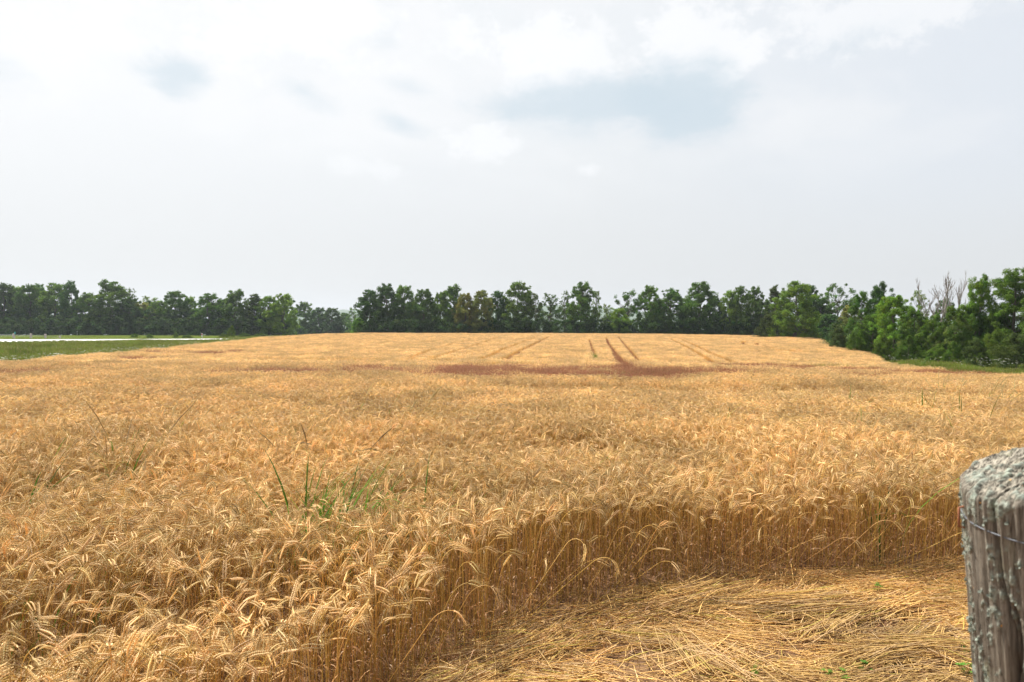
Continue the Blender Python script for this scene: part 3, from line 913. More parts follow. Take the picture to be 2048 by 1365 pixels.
    for (u0, u1, off, wd, n) in ((-60, 130, 2.0, 2.2, 60), (100, 330, 2.0, 2.4, 60), (300, 470, 2.2, 2.6, 50), (440, 620, 3, 2.6, 40), (0, 300, 9, 5.0, 30),
                                 (1500, 1570, 1.5, 1., 14), (1610, 1660, 1.5, 1.0, 16), (1740, 1800, 9, 1.5, 10), (1790, 2048, 10, 2., 20), (1660, 1740, 1.5, 1.0, 16)):
        U = r.uniform(u0, u1, n); Y = far_edge(U) + off + r.normal(0, wd, n) * .6; FX.append((U - UC) / FPX * Y); FY.append(Y)
    X = np.concatenate(FX); Y = np.concatenate(FY); n = len(X); s = r.uniform(.8, 1.25, n)
    scatter('wildflowers', np.stack([X, Y, gz(X, Y)], 1), np.stack([r.normal(0, .1, n), r.normal(0, .1, n), r.uniform(0, 6.28, n)], 1), np.stack([s, s, s], 1),
            r.integers(0, 4, n), pr, 'white umbel wildflowers dotted through the grass of the field margins', 'wildflowers')


build_grass()

# ------------------------------------------------------------------ trodden straw in the corner by the post
def build_straw():
    r = np.random.default_rng(41)
    nb = 1500; per = 32
    bx = r.uniform(-1.6, 6.0, nb); by = r.uniform(1.6, 6.2, nb)
    lim = near_edge(bx) + .10
    k = by < lim; bx, by = bx[k], by[k]; nb = len(bx)
    dedge = near_edge(bx) - by
    # lay of the straw: swept along the edge near it, criss-cross further out
    ang0 = np.where(dedge < .55, np.interp(bx, [-1, 0, 1, 2, 6], [.95, .75, .42, .18, .1]) + r.normal(0, .22, nb),
                    .10 + vnoise(bx, by, .7, 8.) * 1.0 + r.normal(0, .38, nb))
    ang0 = np.where(r.random(nb) < .12, r.uniform(0, PI, nb), ang0)
    kd = r.random(nb) < np.clip(.9 + 1.5 * vnoise(bx, by, 1.9, 14.), .15, 1)
    bx, by, ang0 = bx[kd], by[kd], ang0[kd]; nb = len(bx)
    tone = np.clip(.92 + vnoise(bx, by, 1.1, 4.) * .35 + r.normal(0, .16, nb), .45, 1.25)
    per_n = per
    X = np.repeat(bx, per_n) + r.normal(0, .10, nb * per_n); Y = np.repeat(by, per_n) + r.normal(0, .055, nb * per_n)
    A = np.repeat(ang0, per_n) + r.normal(0, .13, nb * per_n)
    T = np.repeat(tone, per_n)
    ze = np.repeat(np.clip(r.gamma(1.5, .016, nb), 0, .08) * np.clip(dedge[kd] * 2.5, .25, 1), per_n) + np.abs(r.normal(0, .008, nb * per_n))
    # loose broken straws at every angle
    m = 6000
    lx = r.uniform(-1.4, 6, m); ly = r.uniform(1.6, 6.1, m); kk = ly < near_edge(lx) - .05; lx, ly = lx[kk], ly[kk]; m = len(lx)
    X = np.concatenate([X, lx]); Y = np.concatenate([Y, ly]); A = np.concatenate([A, r.uniform(0, PI, m)])
    T = np.concatenate([T, r.uniform(.7, 1.35, m)]); ze = np.concatenate([ze, r.uniform(.0, .06, m)])
    n = len(X)
    L = np.concatenate([r.uniform(.2, .6, n - m), r.uniform(.05, .38, m)])
    tilt = np.concatenate([r.normal(0, .07, n - m), r.normal(0, .17, m)])
    rad = r.uniform(.0013, .0027, n)
    cur = r.normal(0, .18, n); curz = r.normal(0, .04, n) - .02
    g0 = gz(X, Y) + .02 * vnoise(X, Y, 2.5) + .09 * np.clip(vnoise(X, Y, 1.9, 14.), 0, 1) + .006
    R = 4; ts = np.linspace(-.5, .5, R)
    d = np.stack([np.cos(A), np.sin(A), np.tan(tilt)], 1)
    nrm = np.stack([-np.sin(A), np.cos(A), np.zeros(n)], 1)
    c = np.stack([X, Y, np.maximum(g0 + ze, 0)], 1)
    rings = []
    for t in ts:
        p = c + d * (t * L)[:, None] + nrm * (cur * (t * t) * L)[:, None]; p[:, 2] += curz * (t * t) * 4 * .05
        p[:, 2] = np.maximum(p[:, 2], g0 + .002)
        rings.append(p)
    V = np.empty((n, R, 3, 3))
    for i, p in enumerate(rings):
        for j in range(3):
            ph = j * 2 * PI / 3 + .5
            V[:, i, j] = p + nrm * (np.cos(ph) * rad)[:, None] + np.array([0, 0, 1.0]) * (np.sin(ph) * rad)[:, None]
    base = (np.arange(n) * R * 3)[:, None, None]
    i = np.arange(R - 1)[:, None] * 3; j = np.arange(3)[None, :]; j2 = (j + 1) % 3
    q = np.stack([i + j, i + j2, i + 3 + j2, i + 3 + j], -1).reshape(1, -1, 4)
    Q = (base + q).reshape(-1, 4)
    col = np.array([.80, .52, .185])[None, :] * T[:, None]
    hue = r.random(n)
    col[(hue > .5) & (hue < .62)] *= np.array([.62, .58, .6]); col[hue < .25] *= np.array([.95, .98, 1.35]); col[hue > .93] *= np.array([.55, .45, .5]); col[(hue > .88) & (hue <= .93)] *= np.array([.85, 1.05, .7])
    C = np.repeat(col, R * 3, axis=0)
    tag(link('straw', np_mesh('straw', V.reshape(-1, 3), Q, C, M_STRAW)), 'flattened golden straw trodden down in the field corner by the post', 'straw', kind='stuff')
    # whole wheat plants pressed flat, heads and all
    m = 900
    x = r.uniform(-1.5, 5.6, m); y = near_edge(x) - np.abs(r.normal(0, .45, m)) - .04
    k = y > 1.7; x, y = x[k], y[k]; m = len(x)
    az = np.interp(x, [-1, 0, 1, 2, 6], [.9, .7, .42, .18, .1]) + r.normal(0, .35, m) + np.where(r.random(m) < .35, PI, 0)
    rot = np.stack([r.uniform(-.1, .1, m), r.uniform(1.47, 1.6, m), az], 1)
    z = gz(x, y) + r.uniform(.01, .045, m)
    scatter('flattened_wheat', np.stack([x, y, z], 1), rot, np.ones((m, 3)), r.integers(0, len(NEAR_STALKS), m), NEAR_STALKS,
            'whole wheat plants with heads pressed flat along the foot of the standing crop', 'wheat')


build_straw()

# ------------------------------------------------------------------ trees
def leaf_cloud(acc, r, centre, rad, n, size, col, flat=.75):
    """leaf faces spread through one lumpy clump"""
    d = r.normal(0, 1, (n, 3)); d /= np.linalg.norm(d, axis=1)[:, None]
    rr = r.random(n) ** .45
    P = centre + d * rr[:, None] * rad * np.array([1, 1, flat]) * r.uniform(.8, 1.2, (n, 1))
    nn = d * .7 + np.array([0, 0, .55]) + r.normal(0, .55, (n, 3)); nn /= np.linalg.norm(nn, axis=1)[:, None]
    a = np.cross(nn, r.normal(0, 1, (n, 3))); a /= np.linalg.norm(a, axis=1)[:, None]
    b = np.cross(nn, a)
    s = size * r.uniform(.6, 1.35, n)[:, None]
    V = np.empty((n, 4, 3))
    V[:, 0] = P - a * s * .55; V[:, 1] = P - b * s * .34 + nn * s * .08; V[:, 2] = P + a * s * .6; V[:, 3] = P + b * s * .34 + nn * s * .08
    Q = (np.arange(n) * 4)[:, None] + np.arange(4)[None, :]
    C = np.repeat(col[None, :] * r.uniform(.75, 1.3, (n, 1)) * (1 + r.normal(0, .05, (n, 3))), 4, axis=0)
    acc.add(V.reshape(-1, 3), Q, np.clip(C, 0, 1))


def limb(acc, r, a, b, r0, r1, n=5, sag=.08, sides=5):
    a = np.asarray(a, float); b = np.asarray(b, float)
    t = np.linspace(0, 1, n)[:, None]
    L = np.linalg.norm(b - a)
    w = r.normal(0, .035 * L, (n, 3)) * (np.sin(t * PI))
    P = a + (b - a) * t + w; P[:, 2] += (t[:, 0] ** 1.6 - t[:, 0]) * L * sag * 2
    V, Q = tube(P, np.linspace(r0, r1, n), sides); acc.add(V, Q, (1, 1, 1))
    return P


def make_tree(kind, seed, leaf=.22, dens=1.0):
    """crown and trunk meshes for a tree of height 10 and crown half width ~2.6"""
    r = np.random.default_rng(seed)
    cr, tr = Acc(), Acc()
    H = 10.0
    G = {'broad': (.062, .115, .022), 'dark': (.042, .082, .022), 'light': (.095, .165, .026), 'olive': (.125, .140, .040), 'airy': (.070, .120, .036),
         'spire': (.045, .072, .020), 'umbrella': (.060, .105, .030), 'bush': (.06, .1, .02), 'darkbush': (.042, .065, .024), 'cottonwood': (.06, .11, .022), 'pale': (.12, .16, .06)}[kind]
    base = np.array(G) * np.array([1.62, 1.56, 1.15])
    if kind in ('broad', 'dark', 'light', 'olive', 'cottonwood'):
        zlo, R, npf, pr = .2, 2.75, 120, (.6, 1.15); prof = lambda t: (0.85 + .25 * math.sin(PI * (t * .9 + .12))) * (1 - max(0, t - .6) ** 1.8 * 2.6)
    elif kind in ('airy', 'pale'):
        zlo, R, npf, pr = .8, 2.3, 70, (.4, .85); prof = lambda t: .55 + .5 * math.sin(PI * t) - .25 * t
    elif kind == 'spire':
        zlo, R, npf, pr = .2, 2.2, 95, (.5, .9); prof = lambda t: 1.05 * (1 - t) ** .6 + .1
    elif kind == 'umbrella':
        zlo, R, npf, pr = 5.0, 3.0, 34, (.6, .95); prof = lambda t: math.sin(PI * (.18 + .72 * t)) ** .7
    else:
        zlo, R, npf, pr = .2, 4.6, 60, (1.1, 2.0); prof = lambda t: (1 - t ** 2.2) ** .5
    trunk_top = H * (.8 if kind != 'umbrella' else .62)
    lean = r.normal(0, .25, 2)
    if kind not in ('bush', 'darkbush'):
        TP = limb(tr, r, (0, 0, -.2), (lean[0], lean[1], trunk_top), .17 if kind in ('airy', 'pale', 'spire') else .23, .05, 9, 0, 8)
    else:
        TP = limb(tr, r, (0, 0, -.1), (lean[0], lean[1], 4.5), .16, .05, 5, 0, 6)
    ph0 = r.uniform(0, 6.28); lob = r.uniform(.1, .24)
    # a few leaders give the crown an uneven skyline
    leaders = [(r.uniform(0, 6.28), r.uniform(.78, 1.0)) for _ in range(4)]
    for i in range(npf):
        t = (i + r.random()) / npf
        t = t ** .92
        an = r.uniform(0, 6.28)
        la = min(leaders, key=lambda q: abs(((an - q[0] + PI) % (2 * PI)) - PI))[1]
        z = zlo + (H * (.55 + .45 * la) - .5 - zlo) * t
        w = R * max(.08, prof(t)) * (1 + lob * math.sin(3 * an + ph0 + 2.5 * t))
        rr = w * (r.uniform(.35, 1.0) ** .6)
        pr_ = r.uniform(*pr) * (1 - .35 * t)
        c = np.array([lean[0] * t + math.cos(an) * (rr - pr_ * .35), lean[1] * t + math.sin(an) * (rr - pr_ * .35), z])
        n = int(dens * (pr_ ** 2) * 17 / (leaf ** 2) * (.55 if kind in ('airy', 'pale') else .72 if kind == 'umbrella' else 1.0) * (.35 if pr[1] > 1.5 else 1))
        hue = 1 + r.normal(0, .10); g = base * hue * np.array([1 + r.normal(0, .06), 1, 1 + r.normal(0, .12)])
        if kind == 'cottonwood' and r.random() < .22: g = g * np.array([1.9, 1.5, 2.6])
        k = r.integers(2, 5)
        for q in range(k):
            cc = c + r.normal(0, pr_ * .42, 3)
            leaf_cloud(cr, r, cc, pr_ * r.uniform(.45, .8), max(6, n // k), leaf * (1.0 if kind not in ('bush', 'darkbush') else 1.3), g * r.uniform(.9, 1.12), r.uniform(.65, .95))
        zt = min(max(z - r.uniform(.8, 2.0), .6), trunk_top) if kind not in ('bush', 'darkbush') else min(max(z - 2, .2), 4.4)
        f = (zt + .2) / (TP[-1, 2] + .2) * (len(TP) - 1); f = min(f, len(TP) - 1.001)
        st = TP[int(f)] * (1 - f % 1) + TP[int(f) + 1] * (f % 1)
        if i % 4 == 0 or kind in ('umbrella', 'airy', 'pale'):
            limb(tr, r, st, c, .075 * (1 - .5 * t), .015, 5, .12, 4)
    return cr, tr


def make_dead(seed):
    r = np.random.default_rng(seed); tr = Acc()
    def grow(a, d, L, rad, lev):
        d = d / np.linalg.norm(d); n = 7
        P = [np.array(a, float)]
        dd = d.copy()
        for i in range(n):
            dd = dd + r.normal(0, .09, 3) + np.array([0, 0, .05]); dd /= np.linalg.norm(dd)
            P.append(P[-1] + dd * L / n)
        P = np.array(P)
        V, Q = tube(P, np.linspace(rad, rad * .28, n + 1), 5 if lev < 2 else 3); tr.add(V, Q, (1, 1, 1))
        if lev < 3:
            for q in range((9, 6, 4)[lev]):
                i = r.integers(2, n) if lev else r.integers(2, n + 1)
                an = r.uniform(0, 6.28); sp = r.uniform(.3, .6)
                nd = dd * .9 + np.array([math.cos(an) * sp, math.sin(an) * sp, .45])
                grow(P[i], nd, L * r.uniform(.3, .5), rad * .5, lev + 1)
    grow((0, 0, -.1), np.array([r.normal(0, .05), r.normal(0, .05), 1.0]), 9.2, .16, 0)
    return tr


TREE_LIB = {}
def lib(kind, seed, leaf, dens=1.0):
    key = (kind, seed, leaf)
    if key not in TREE_LIB:
        if kind == 'dead':
            t = make_dead(seed); Vt = t.get()[0]
            TREE_LIB[key] = (None, t.mesh('dead_trunk', M_DEADBARK), Vt[:, 2].max(), np.percentile(np.hypot(Vt[:, 0], Vt[:, 1]), 95))
        else:
            c, t = make_tree(kind, seed, leaf, dens)
            Vc = c.get()[0]
            TREE_LIB[key] = (c.mesh('crown_mesh', M_LEAF), t.mesh('trunk_mesh', M_BARK, True), np.percentile(Vc[:, 2], 99.7), np.percentile(np.hypot(Vc[:, 0], Vc[:, 1]), 93))
    return TREE_LIB[key]


def place_tree(name, label, cat, u, vtop, hw, Y, kind, seed, leaf, group=None, zoff=0.0, rz=None, shrub=False):
    X, _, z = at(u, Y)
    z += zoff
    top = HC - (vtop - VH) * Y / FPX
    h = max(.4, top - z)
    root = empty(name, (X, Y, z))
    crown, trunk, zm, rm = lib(kind, seed, leaf)
    sw = (hw * Y / FPX) / rm; sh = h / zm
    rr = random.Random(hash((u, vtop)) & 0xffff if False else int(u * 7 + vtop * 13))
    root.rotation_euler = (0, 0, rr.uniform(0, 6.28) if rz is None else rz)
    root.scale = (sw, sw, sh)
    t = link('trunk' if not shrub else 'stem', trunk, root)
    if crown: link('crown' if not shrub else 'foliage', crown, root)
    tag(root, label, cat, group)
    return root


LW = 'trees of the wood beyond the road'; ML = 'trees along the far edge of the wheat'; RW = 'trees of the thicket on the right'
FARL, NEARL = .21, .125
T = [  # u, top v, half width px, Y, kind, variant, label
    (-20, 572, 30, 192, 'broad', 1, 'broad green tree cut by the left photo edge in the wood beyond the road', LW),
    (9, 569, 22, 190, 'dark', 2, 'dark rounded tree standing nearest the left photo edge beyond the road', LW),
    (33, 574, 18, 193, 'light', 1, 'paler green tree tucked behind the leftmost guardrail post', LW),
    (60, 572, 22, 190, 'broad', 2, 'full green tree above the second guardrail post beyond the road', LW),
    (84, 570, 20, 194, 'broad', 3, 'tall even-topped tree above the third guardrail post', LW),
    (112, 569, 25, 190, 'light', 2, 'broad yellow-green topped tree above the short fourth guardrail post', LW),
    (147, 564, 17, 188, 'dark', 3, 'dark blocky-topped tree rising highest left of the big domed crown', LW),
    (178, 587, 22, 186, 'broad', 4, 'lower green tree between the dark blocky top and the big domed crown', LW),
    (221, 564, 32, 187, 'broad', 5, 'biggest domed crown in the wood beyond the road', LW),
    (258, 596, 20, 184, 'dark', 1, 'dark tree leaning on the right side of the big domed crown', LW),
    (266, 578, 12, 196, 'airy', 1, 'thin see-through tree top just right of the big domed crown', LW),
    (301, 594, 20, 235, 'pale', 2, 'hazy pale tree showing farther back in the notch of the left wood', LW),
    (284, 606, 20, 190, 'olive', 1, 'low olive-toned tree below the hazy notch of the left wood', LW),
    (319, 603, 20, 188, 'broad', 1, 'low bushy tree right of the hazy notch in the left wood', LW),
    (350, 584, 23, 187, 'broad', 2, 'green tree with a small peaked top right of the notch', LW),
    (380, 594, 14, 191, 'light', 1, 'slim pale green tree between the peaked and the flat-topped crowns', LW),
    (413, 588, 25, 185, 'broad', 3, 'flat-topped tree with a pale trunk showing, above the far marker post', LW),
    (446, 600, 16, 192, 'dark', 2, 'dark shorter tree left of the smooth dome above the round bush', LW),
    (474, 581, 25, 184, 'broad', 5, 'smooth domed tree above the round roadside bush', LW),
    (509, 589, 20, 183, 'spire', 1, 'steep pointed tree right of the smooth dome', LW),
    (538, 594, 20, 182, 'light', 2, 'yellow-green leafy tree, second from the right end of the left wood', LW),
    (568, 589, 22, 180, 'light', 1, 'light green tree at the right end of the left wood', LW),
    (609, 605, 19, 262, 'broad', 4, 'rounded hazy tree at the left of the small distant wood', None),
    (635, 616, 18, 258, 'dark', 3, 'middle tree of the small distant wood, flat dark top', None),
    (664, 617, 17, 255, 'dark', 1, 'dark tree at the right of the small distant wood beside the hill gap', None),
    (690, 627, 15, 262, 'broad', 2, 'low hazy tree below the blue hill in the gap', None),
    (708, 616, 12, 240, 'airy', 1, 'sparse twiggy tree in front of the blue hill', None),
    (716, 637, 11, 152, 'light', 2, 'small bright green tree at the left foot of the far tree line', ML),
    (741, 582, 23, 156, 'dark', 2, 'dark tree starting the far tree line at its left end', ML),
    (777, 569, 24, 154, 'dark', 3, 'tall dark tree with a knobbly top, second from the left of the far tree line', ML),
    (808, 573, 22, 157, 'broad', 1, 'green tree with sky holes right of the tall knobbly dark one', ML),
    (848, 580, 22, 154, 'dark', 1, 'dark upright tree with a sky gap on each side in the far tree line', ML),
    (880, 586, 16, 158, 'broad', 4, 'slim tree filling the left flank of the wide crown left of the olive pair', ML),
    (905, 573, 26, 155, 'broad', 5, 'wide green crown just left of the two olive-yellow trees', ML),
    (931, 588, 18, 151, 'olive', 1, 'left one of the two olive-yellow trees', ML),
    (962, 583, 21, 151, 'olive', 2, 'right and broader one of the two olive-yellow trees', ML),
    (996, 584, 17, 155, 'dark', 2, 'dark narrow tree between the olive pair and the tall pyramid crown', ML),
    (1036, 566, 25, 154, 'broad', 2, 'tall pyramid-shaped crown right of the olive pair', ML),
    (1071, 587, 11, 153, 'airy', 3, 'wispy near-bare tree with a bent tip in the far tree line', ML),
    (1099, 588, 18, 156, 'airy', 2, 'loose green tree right of the wispy bent-tipped one', ML),
    (1129, 583, 12, 158, 'airy', 1, 'slender tree just left of the tallest middle crown', ML),
    (1158, 566, 25, 153, 'broad', 3, 'tallest middle crown of the far tree line, above the green streak', ML),
    (1189, 583, 10, 155, 'airy', 3, 'slender tree just right of the tallest middle crown', ML),
    (1214, 609, 11, 152, 'pale', 2, 'pale thin sapling in the lowest dip of the far tree line', ML),
    (1238, 618, 18, 150, 'light', 1, 'low leafy green tree at the right of the lowest dip', ML),
    (1256, 580, 20, 155, 'umbrella', 1, 'flat-topped open tree with layered boughs right of the lowest dip', ML),
    (1300, 573, 22, 154, 'broad', 4, 'tree with a jagged pointed top right of the layered one', ML),
    (1345, 580, 27, 153, 'broad', 5, 'wide heavy crown right of the jagged pointed top', ML),
    (1400, 566, 29, 155, 'broad', 1, 'high domed crown at the middle of the right half of the tree line', ML),
    (1434, 592, 18, 157, 'dark', 3, 'lower dark tree on the right shoulder of the high domed crown', ML),
    (1460, 583, 16, 154, 'light', 2, 'yellow-green tree left of the twin round tops', ML),
    (1481, 575, 16, 153, 'broad', 2, 'left one of the twin round tops', ML),
    (1505, 575, 18, 155, 'broad', 3, 'right one of the twin round tops, with holes of sky', ML),
    (1530, 600, 18, 150, 'dark', 1, 'dark low tree between the twin tops and the large lone field tree', ML),
    (1551, 573, 17, 140, 'spire', 2, 'narrow pointed dark tree behind the left side of the large field tree', ML),
    (1619, 572, 20, 145, 'dark', 2, 'dark tree behind the right side of the large field tree', ML),
    (1642, 597, 23, 142, 'dark', 3, 'shady low tree left of the umbrella-shaped crown', ML),
    (1675, 567, 26, 138, 'umbrella', 2, 'umbrella-shaped crown on a bare trunk standing clear of its neighbours', ML),
    (1702, 612, 20, 120, 'olive', 1, 'olive low tree under the umbrella-shaped crown', ML),
    (1660, 630, 22, 135, 'dark', 1, 'dark undergrown tree at the back corner of the field', ML),
]
for (u, vt, hw, Y, kd, vr, lab, gp) in T:
    place_tree('tree', lab, 'tree', u, vt, hw * 1.28, Y, kd, vr, FARL, gp)
# the large tree standing in the field edge: open crown, forked trunk, nearer than the line
place_tree('tree', 'large lone green tree with a forked pale trunk at the crest of the field', 'tree', 1588, 565, 46, 119, 'light', 41, .15, ML)
place_tree('shrub', 'grey-green bush at the left foot of the large field tree', 'shrub', 1535, 632, 24, 121, 'darkbush', 1, .2, None, shrub=True)
T2 = [
    (1725, 586, 23, 82, 'cottonwood', 51, 'loose tree at the left shoulder of the right-hand thicket', RW),
    (1765, 568, 24, 84, 'dark', 52, 'tallest leafy crown at the left part of the right-hand thicket', RW),
    (1789, 593, 31, 69, 'light', 53, 'bright green full tree in the middle of the right-hand thicket', RW),
    (1742, 632, 24, 74, 'broad', 54, 'lower green tree in front of the loose shoulder tree', RW),
    (1832, 582, 20, 92, 'pale', 55, 'pale feathery tree standing left of the dead trees', RW),
    (1826, 618, 24, 64, 'cottonwood', 51, 'leafy tree with silvery highlights just right of the bright green full tree', RW),
    (1866, 630, 21, 61, 'cottonwood', 56, 'tree with pale leaf undersides below the dead trees', RW),
    (1886, 600, 19, 82, 'dark', 52, 'dark tree seen between the dead trunks', RW),
    (1911, 615, 25, 59, 'cottonwood', 51, 'pointed leafy tree right below the dead trees', RW),
    (1948, 610, 23, 62, 'broad', 54, 'green tree filling in below the tall crown near the right edge', RW),
    (1962, 554, 27, 62, 'light', 57, 'tall open crown with sky between its boughs near the right photo edge', RW),
    (2026, 541, 46, 60, 'broad', 58, 'tallest tree of the thicket, cut by the right photo edge', RW),
    (2000, 612, 30, 66, 'dark', 52, 'dark tree in the shade behind the tallest right-edge tree', RW),
    (2110, 560, 46, 56, 'broad', 54, 'tree just outside the right photo edge beside the tallest one', RW),
]
for (u, vt, hw, Y, kd, vr, lab, gp) in T2:
    place_tree('tree', lab, 'tree', u, vt, hw * 1.2, Y, kd, vr, NEARL, gp)
SH = [
    (1679, 653, 18, 80, 'darkbush', 61, 'small dark bush at the left tip of the right-hand thicket'),
    (1712, 664, 20, 73, 'bush', 62, 'green bush behind the weedy tip of the thicket'),
    (1766, 668, 22, 66, 'bush', 63, 'low bush below the tallest leafy crown of the thicket'),
    (1815, 672, 24, 61, 'bush', 62, 'low leafy bush below the silvery highlighted tree'),
    (1872, 690, 22, 56, 'bush', 63, 'low green bush under the tree with pale leaf undersides'),
    (1905, 684, 20, 54, 'bush', 62, 'yellow-green bush beside the dark round bushes'),
    (1952, 677, 24, 51, 'darkbush', 61, 'left one of the two dark round bushes near the right edge'),
    (1998, 656, 32, 54, 'bush', 63, 'bright green bush peeping over the two dark round bushes'),
    (2034, 668, 40, 49, 'darkbush', 64, 'right and larger one of the two dark round bushes, cut by the photo edge'),
    (2110, 660, 40, 47, 'darkbush', 61, 'dark bush just outside the right photo edge'),
]
for (u, vt, hw, Y, kd, vr, lab) in SH:
    place_tree('shrub', lab, 'shrub', u, vt, hw, Y, kd, vr, NEARL, 'bushes at the foot of the thicket', shrub=True)
place_tree('shrub', 'small round bush standing alone at the end of the visible road', 'shrub', 462, 652, 9, 116, 'bush', 62, NEARL, None, shrub=True)
for (u, vt, hw, lab) in ((269, 667, 9, 'low yellow-green bush on the far verge below the low olive-toned tree'), (300, 668, 9, 'low bush on the far verge below the notch of the left wood'),
                         (352, 664, 6, 'small upright yellow-green bush on the far verge left of the marker post'), (374, 670, 14, 'flat low bush on the far verge just left of the marker post'),
                         (446, 667, 8, 'tiny yellow-green bush left of the lone round bush'), (490, 666, 16, 'flat bright bush right of the lone round bush'), (520, 667, 14, 'low bright bush at the far end of the verge')):
    place_tree('shrub', lab, 'shrub', u, vt, hw, 118 + (u > 440) * 4, 'bush', 63, NEARL, 'low bushes beyond the road', shrub=True)
for (u, vt, hw, seed, rz, lab) in ((1850, 552, 1, 71, .3, 'leftmost dead tree, a single bare leader above the thicket'), (1873, 543, 1, 72, 1.9, 'second bare dead tree from the left with bushy twigs'),
                                   (1890, 546, 1, 73, 4.0, 'third bare dead tree, twigs leaning right'), (1908, 538, 1, 74, 5.2, 'rightmost and tallest dead tree with wide forked limbs')):
    place_tree('dead_tree', lab, 'dead tree', u, vt, 25, 80, 'dead', seed, .1, 'bare dead trees above the thicket', rz=rz)
place_tree('dead_tree', 'tiny bare twiggy snag between two crowns of the left wood', 'dead tree', 440, 594, 9, 193, 'dead', 75, .1)


def build_undergrowth():
    """the dark tangle of young growth at the foot of both tree lines"""
    r = np.random.default_rng(81)
    a = Acc()
    def row(u0, u1, st, Yf, vt, size, cbase):
        for u in np.arange(u0, u1, st):
            Y = Yf(u) + r.uniform(-1.5, 2.5); X, _, z = at(u + r.uniform(-4, 4), Y)
            h = (vt(u) + r.uniform(-5, 7)); top = HC - (h - VH) * Y / FPX; hh = max(.8, top - z)
            for q in range(7):
                f = r.random(); c = np.array([X + r.normal(0, .7), Y + r.normal(0, .9), z + hh * (.08 + .85 * f)])
                leaf_cloud(a, r, c, r.uniform(.5, 1.0) * (1.15 - .5 * f), 95, size, np.array(cbase) * r.uniform(.9, 1.6) * np.array([1 + r.normal(0, .1), 1, 1]), .8)
    row(-60, 585, 6, lambda u: 180, lambda u: 636, .26, (.045, .075, .02))
    row(-60, 585, 6, lambda u: 186, lambda u: 616, .26, (.045, .08, .02))
    row(-60, 585, 6, lambda u: 199, lambda u: 597, .28, (.05, .085, .022))
    row(590, 715, 7, lambda u: 250, lambda u: 645, .34, (.04, .07, .02))
    row(718, 1660, 6, lambda u: 150, lambda u: 640, .22, (.042, .07, .02))
    row(718, 1700, 7, lambda u: 160, lambda u: 606 if not 1180 < u < 1240 else 632, .24, (.036, .06, .018))
    row(1660, 2160, 6, lambda u: float(np.interp(u, [1660, 1770, 1850, 1900, 2048, 2200], [90, 76, 70, 65, 59, 54])), lambda u: 668, .14, (.045, .075, .02))
    row(1670, 2160, 9, lambda u: float(np.interp(u, [1660, 1770, 1850, 1900, 2048, 2200], [92, 80, 72, 68, 62, 58])), lambda u: 640, .16, (.045, .07, .02))
    tag(link('undergrowth', a.mesh('undergrowth', M_LEAF)), 'dark tangled undergrowth at the foot of the tree lines', 'undergrowth', kind='stuff')


build_undergrowth()


# ------------------------------------------------------------------ weeds in the crop, each a plant of its own
def weed(label, u, v, n, h, kind='blade', spread=.12, seed=0, Y=None, group='green weed tufts in the wheat'):
    r = np.random.default_rng(900 + seed)
    x, y = (spot(u, v, .62, 2.2, 60) if u != 1757 else ((u - UC) / FPX * 5.45, 5.45) if Y is None else ((u - UC) / FPX * Y, Y))
    z = float(gz(x, y))
    a = Acc(); heads = Acc()
    for q in range(n):
        ox, oy = r.normal(0, spread * .5, 2); hh = h * 1.2 * r.uniform(.75, 1.08); an = r.normal(.2, .9) if r.random() < .7 else r.uniform(0, 6.28)
        tt = np.linspace(0, 1, 8); out = hh * r.uniform(.15, .7)
        P = np.stack([ox + math.cos(an) * out * tt ** 2.2, oy + math.sin(an) * out * tt ** 2.2, hh * (tt - .06 * tt ** 4)], 1)
        if r.random() < .3: P[:, 2] -= hh * .35 * tt ** 5; P[:, 0] += .10 * tt ** 4 * math.cos(an)
        g = (np.array([.085, .17, .02]) if r.random() < .8 else np.array([.16, .17, .03])) * r.uniform(.6, 1.4) * np.array([1 + r.normal(0, .1), 1, 1])
        if kind == 'blade':
            tw = r.uniform(-.6, .6) * tt
            sv = np.stack([-math.sin(an) * np.cos(tw), math.cos(an) * np.cos(tw), np.sin(tw)], 1)
            V, Q = ribbon(P, r.uniform(.010, .018) * np.array([.5, .6, .8, 1, 1, .8, .5, .04]), sv); a.add(V, Q, g)
        else:
            V, Q = tube(P, np.linspace(.0022, .0012, 8), 3); a.add(V, Q, np.array([.34, .33, .11]) * r.uniform(.7, 1.2))
            V, Q = tube(P[5:], np.array([.002, .006, .001]), 4); heads.add(V, Q, np.array([.42, .33, .16]) * r.uniform(.7, 1.3))
            b = P[4]; an2 = an + r.normal(0, .6); t2 = np.linspace(0, 1, 5)
            LP = b + np.stack([math.cos(an2) * .16 * t2, math.sin(an2) * .16 * t2, .20 * t2 - .10 * t2 ** 3], 1)
            V, Q = ribbon(LP, .009 * np.array([.7, 1, .8, .5, .05]), np.tile([-math.sin(an2), math.cos(an2), 0], (5, 1))); a.add(V, Q, g)
    root = empty('weed_tuft' if kind == 'blade' else 'wild_grass', (x, y, z))
    link('blades', a.mesh('blades', M_GRASS), root)
    if heads.n: link('seed_head', heads.mesh('seed_head', M_GRASS), root)
    tag(root, label, 'weed', group)


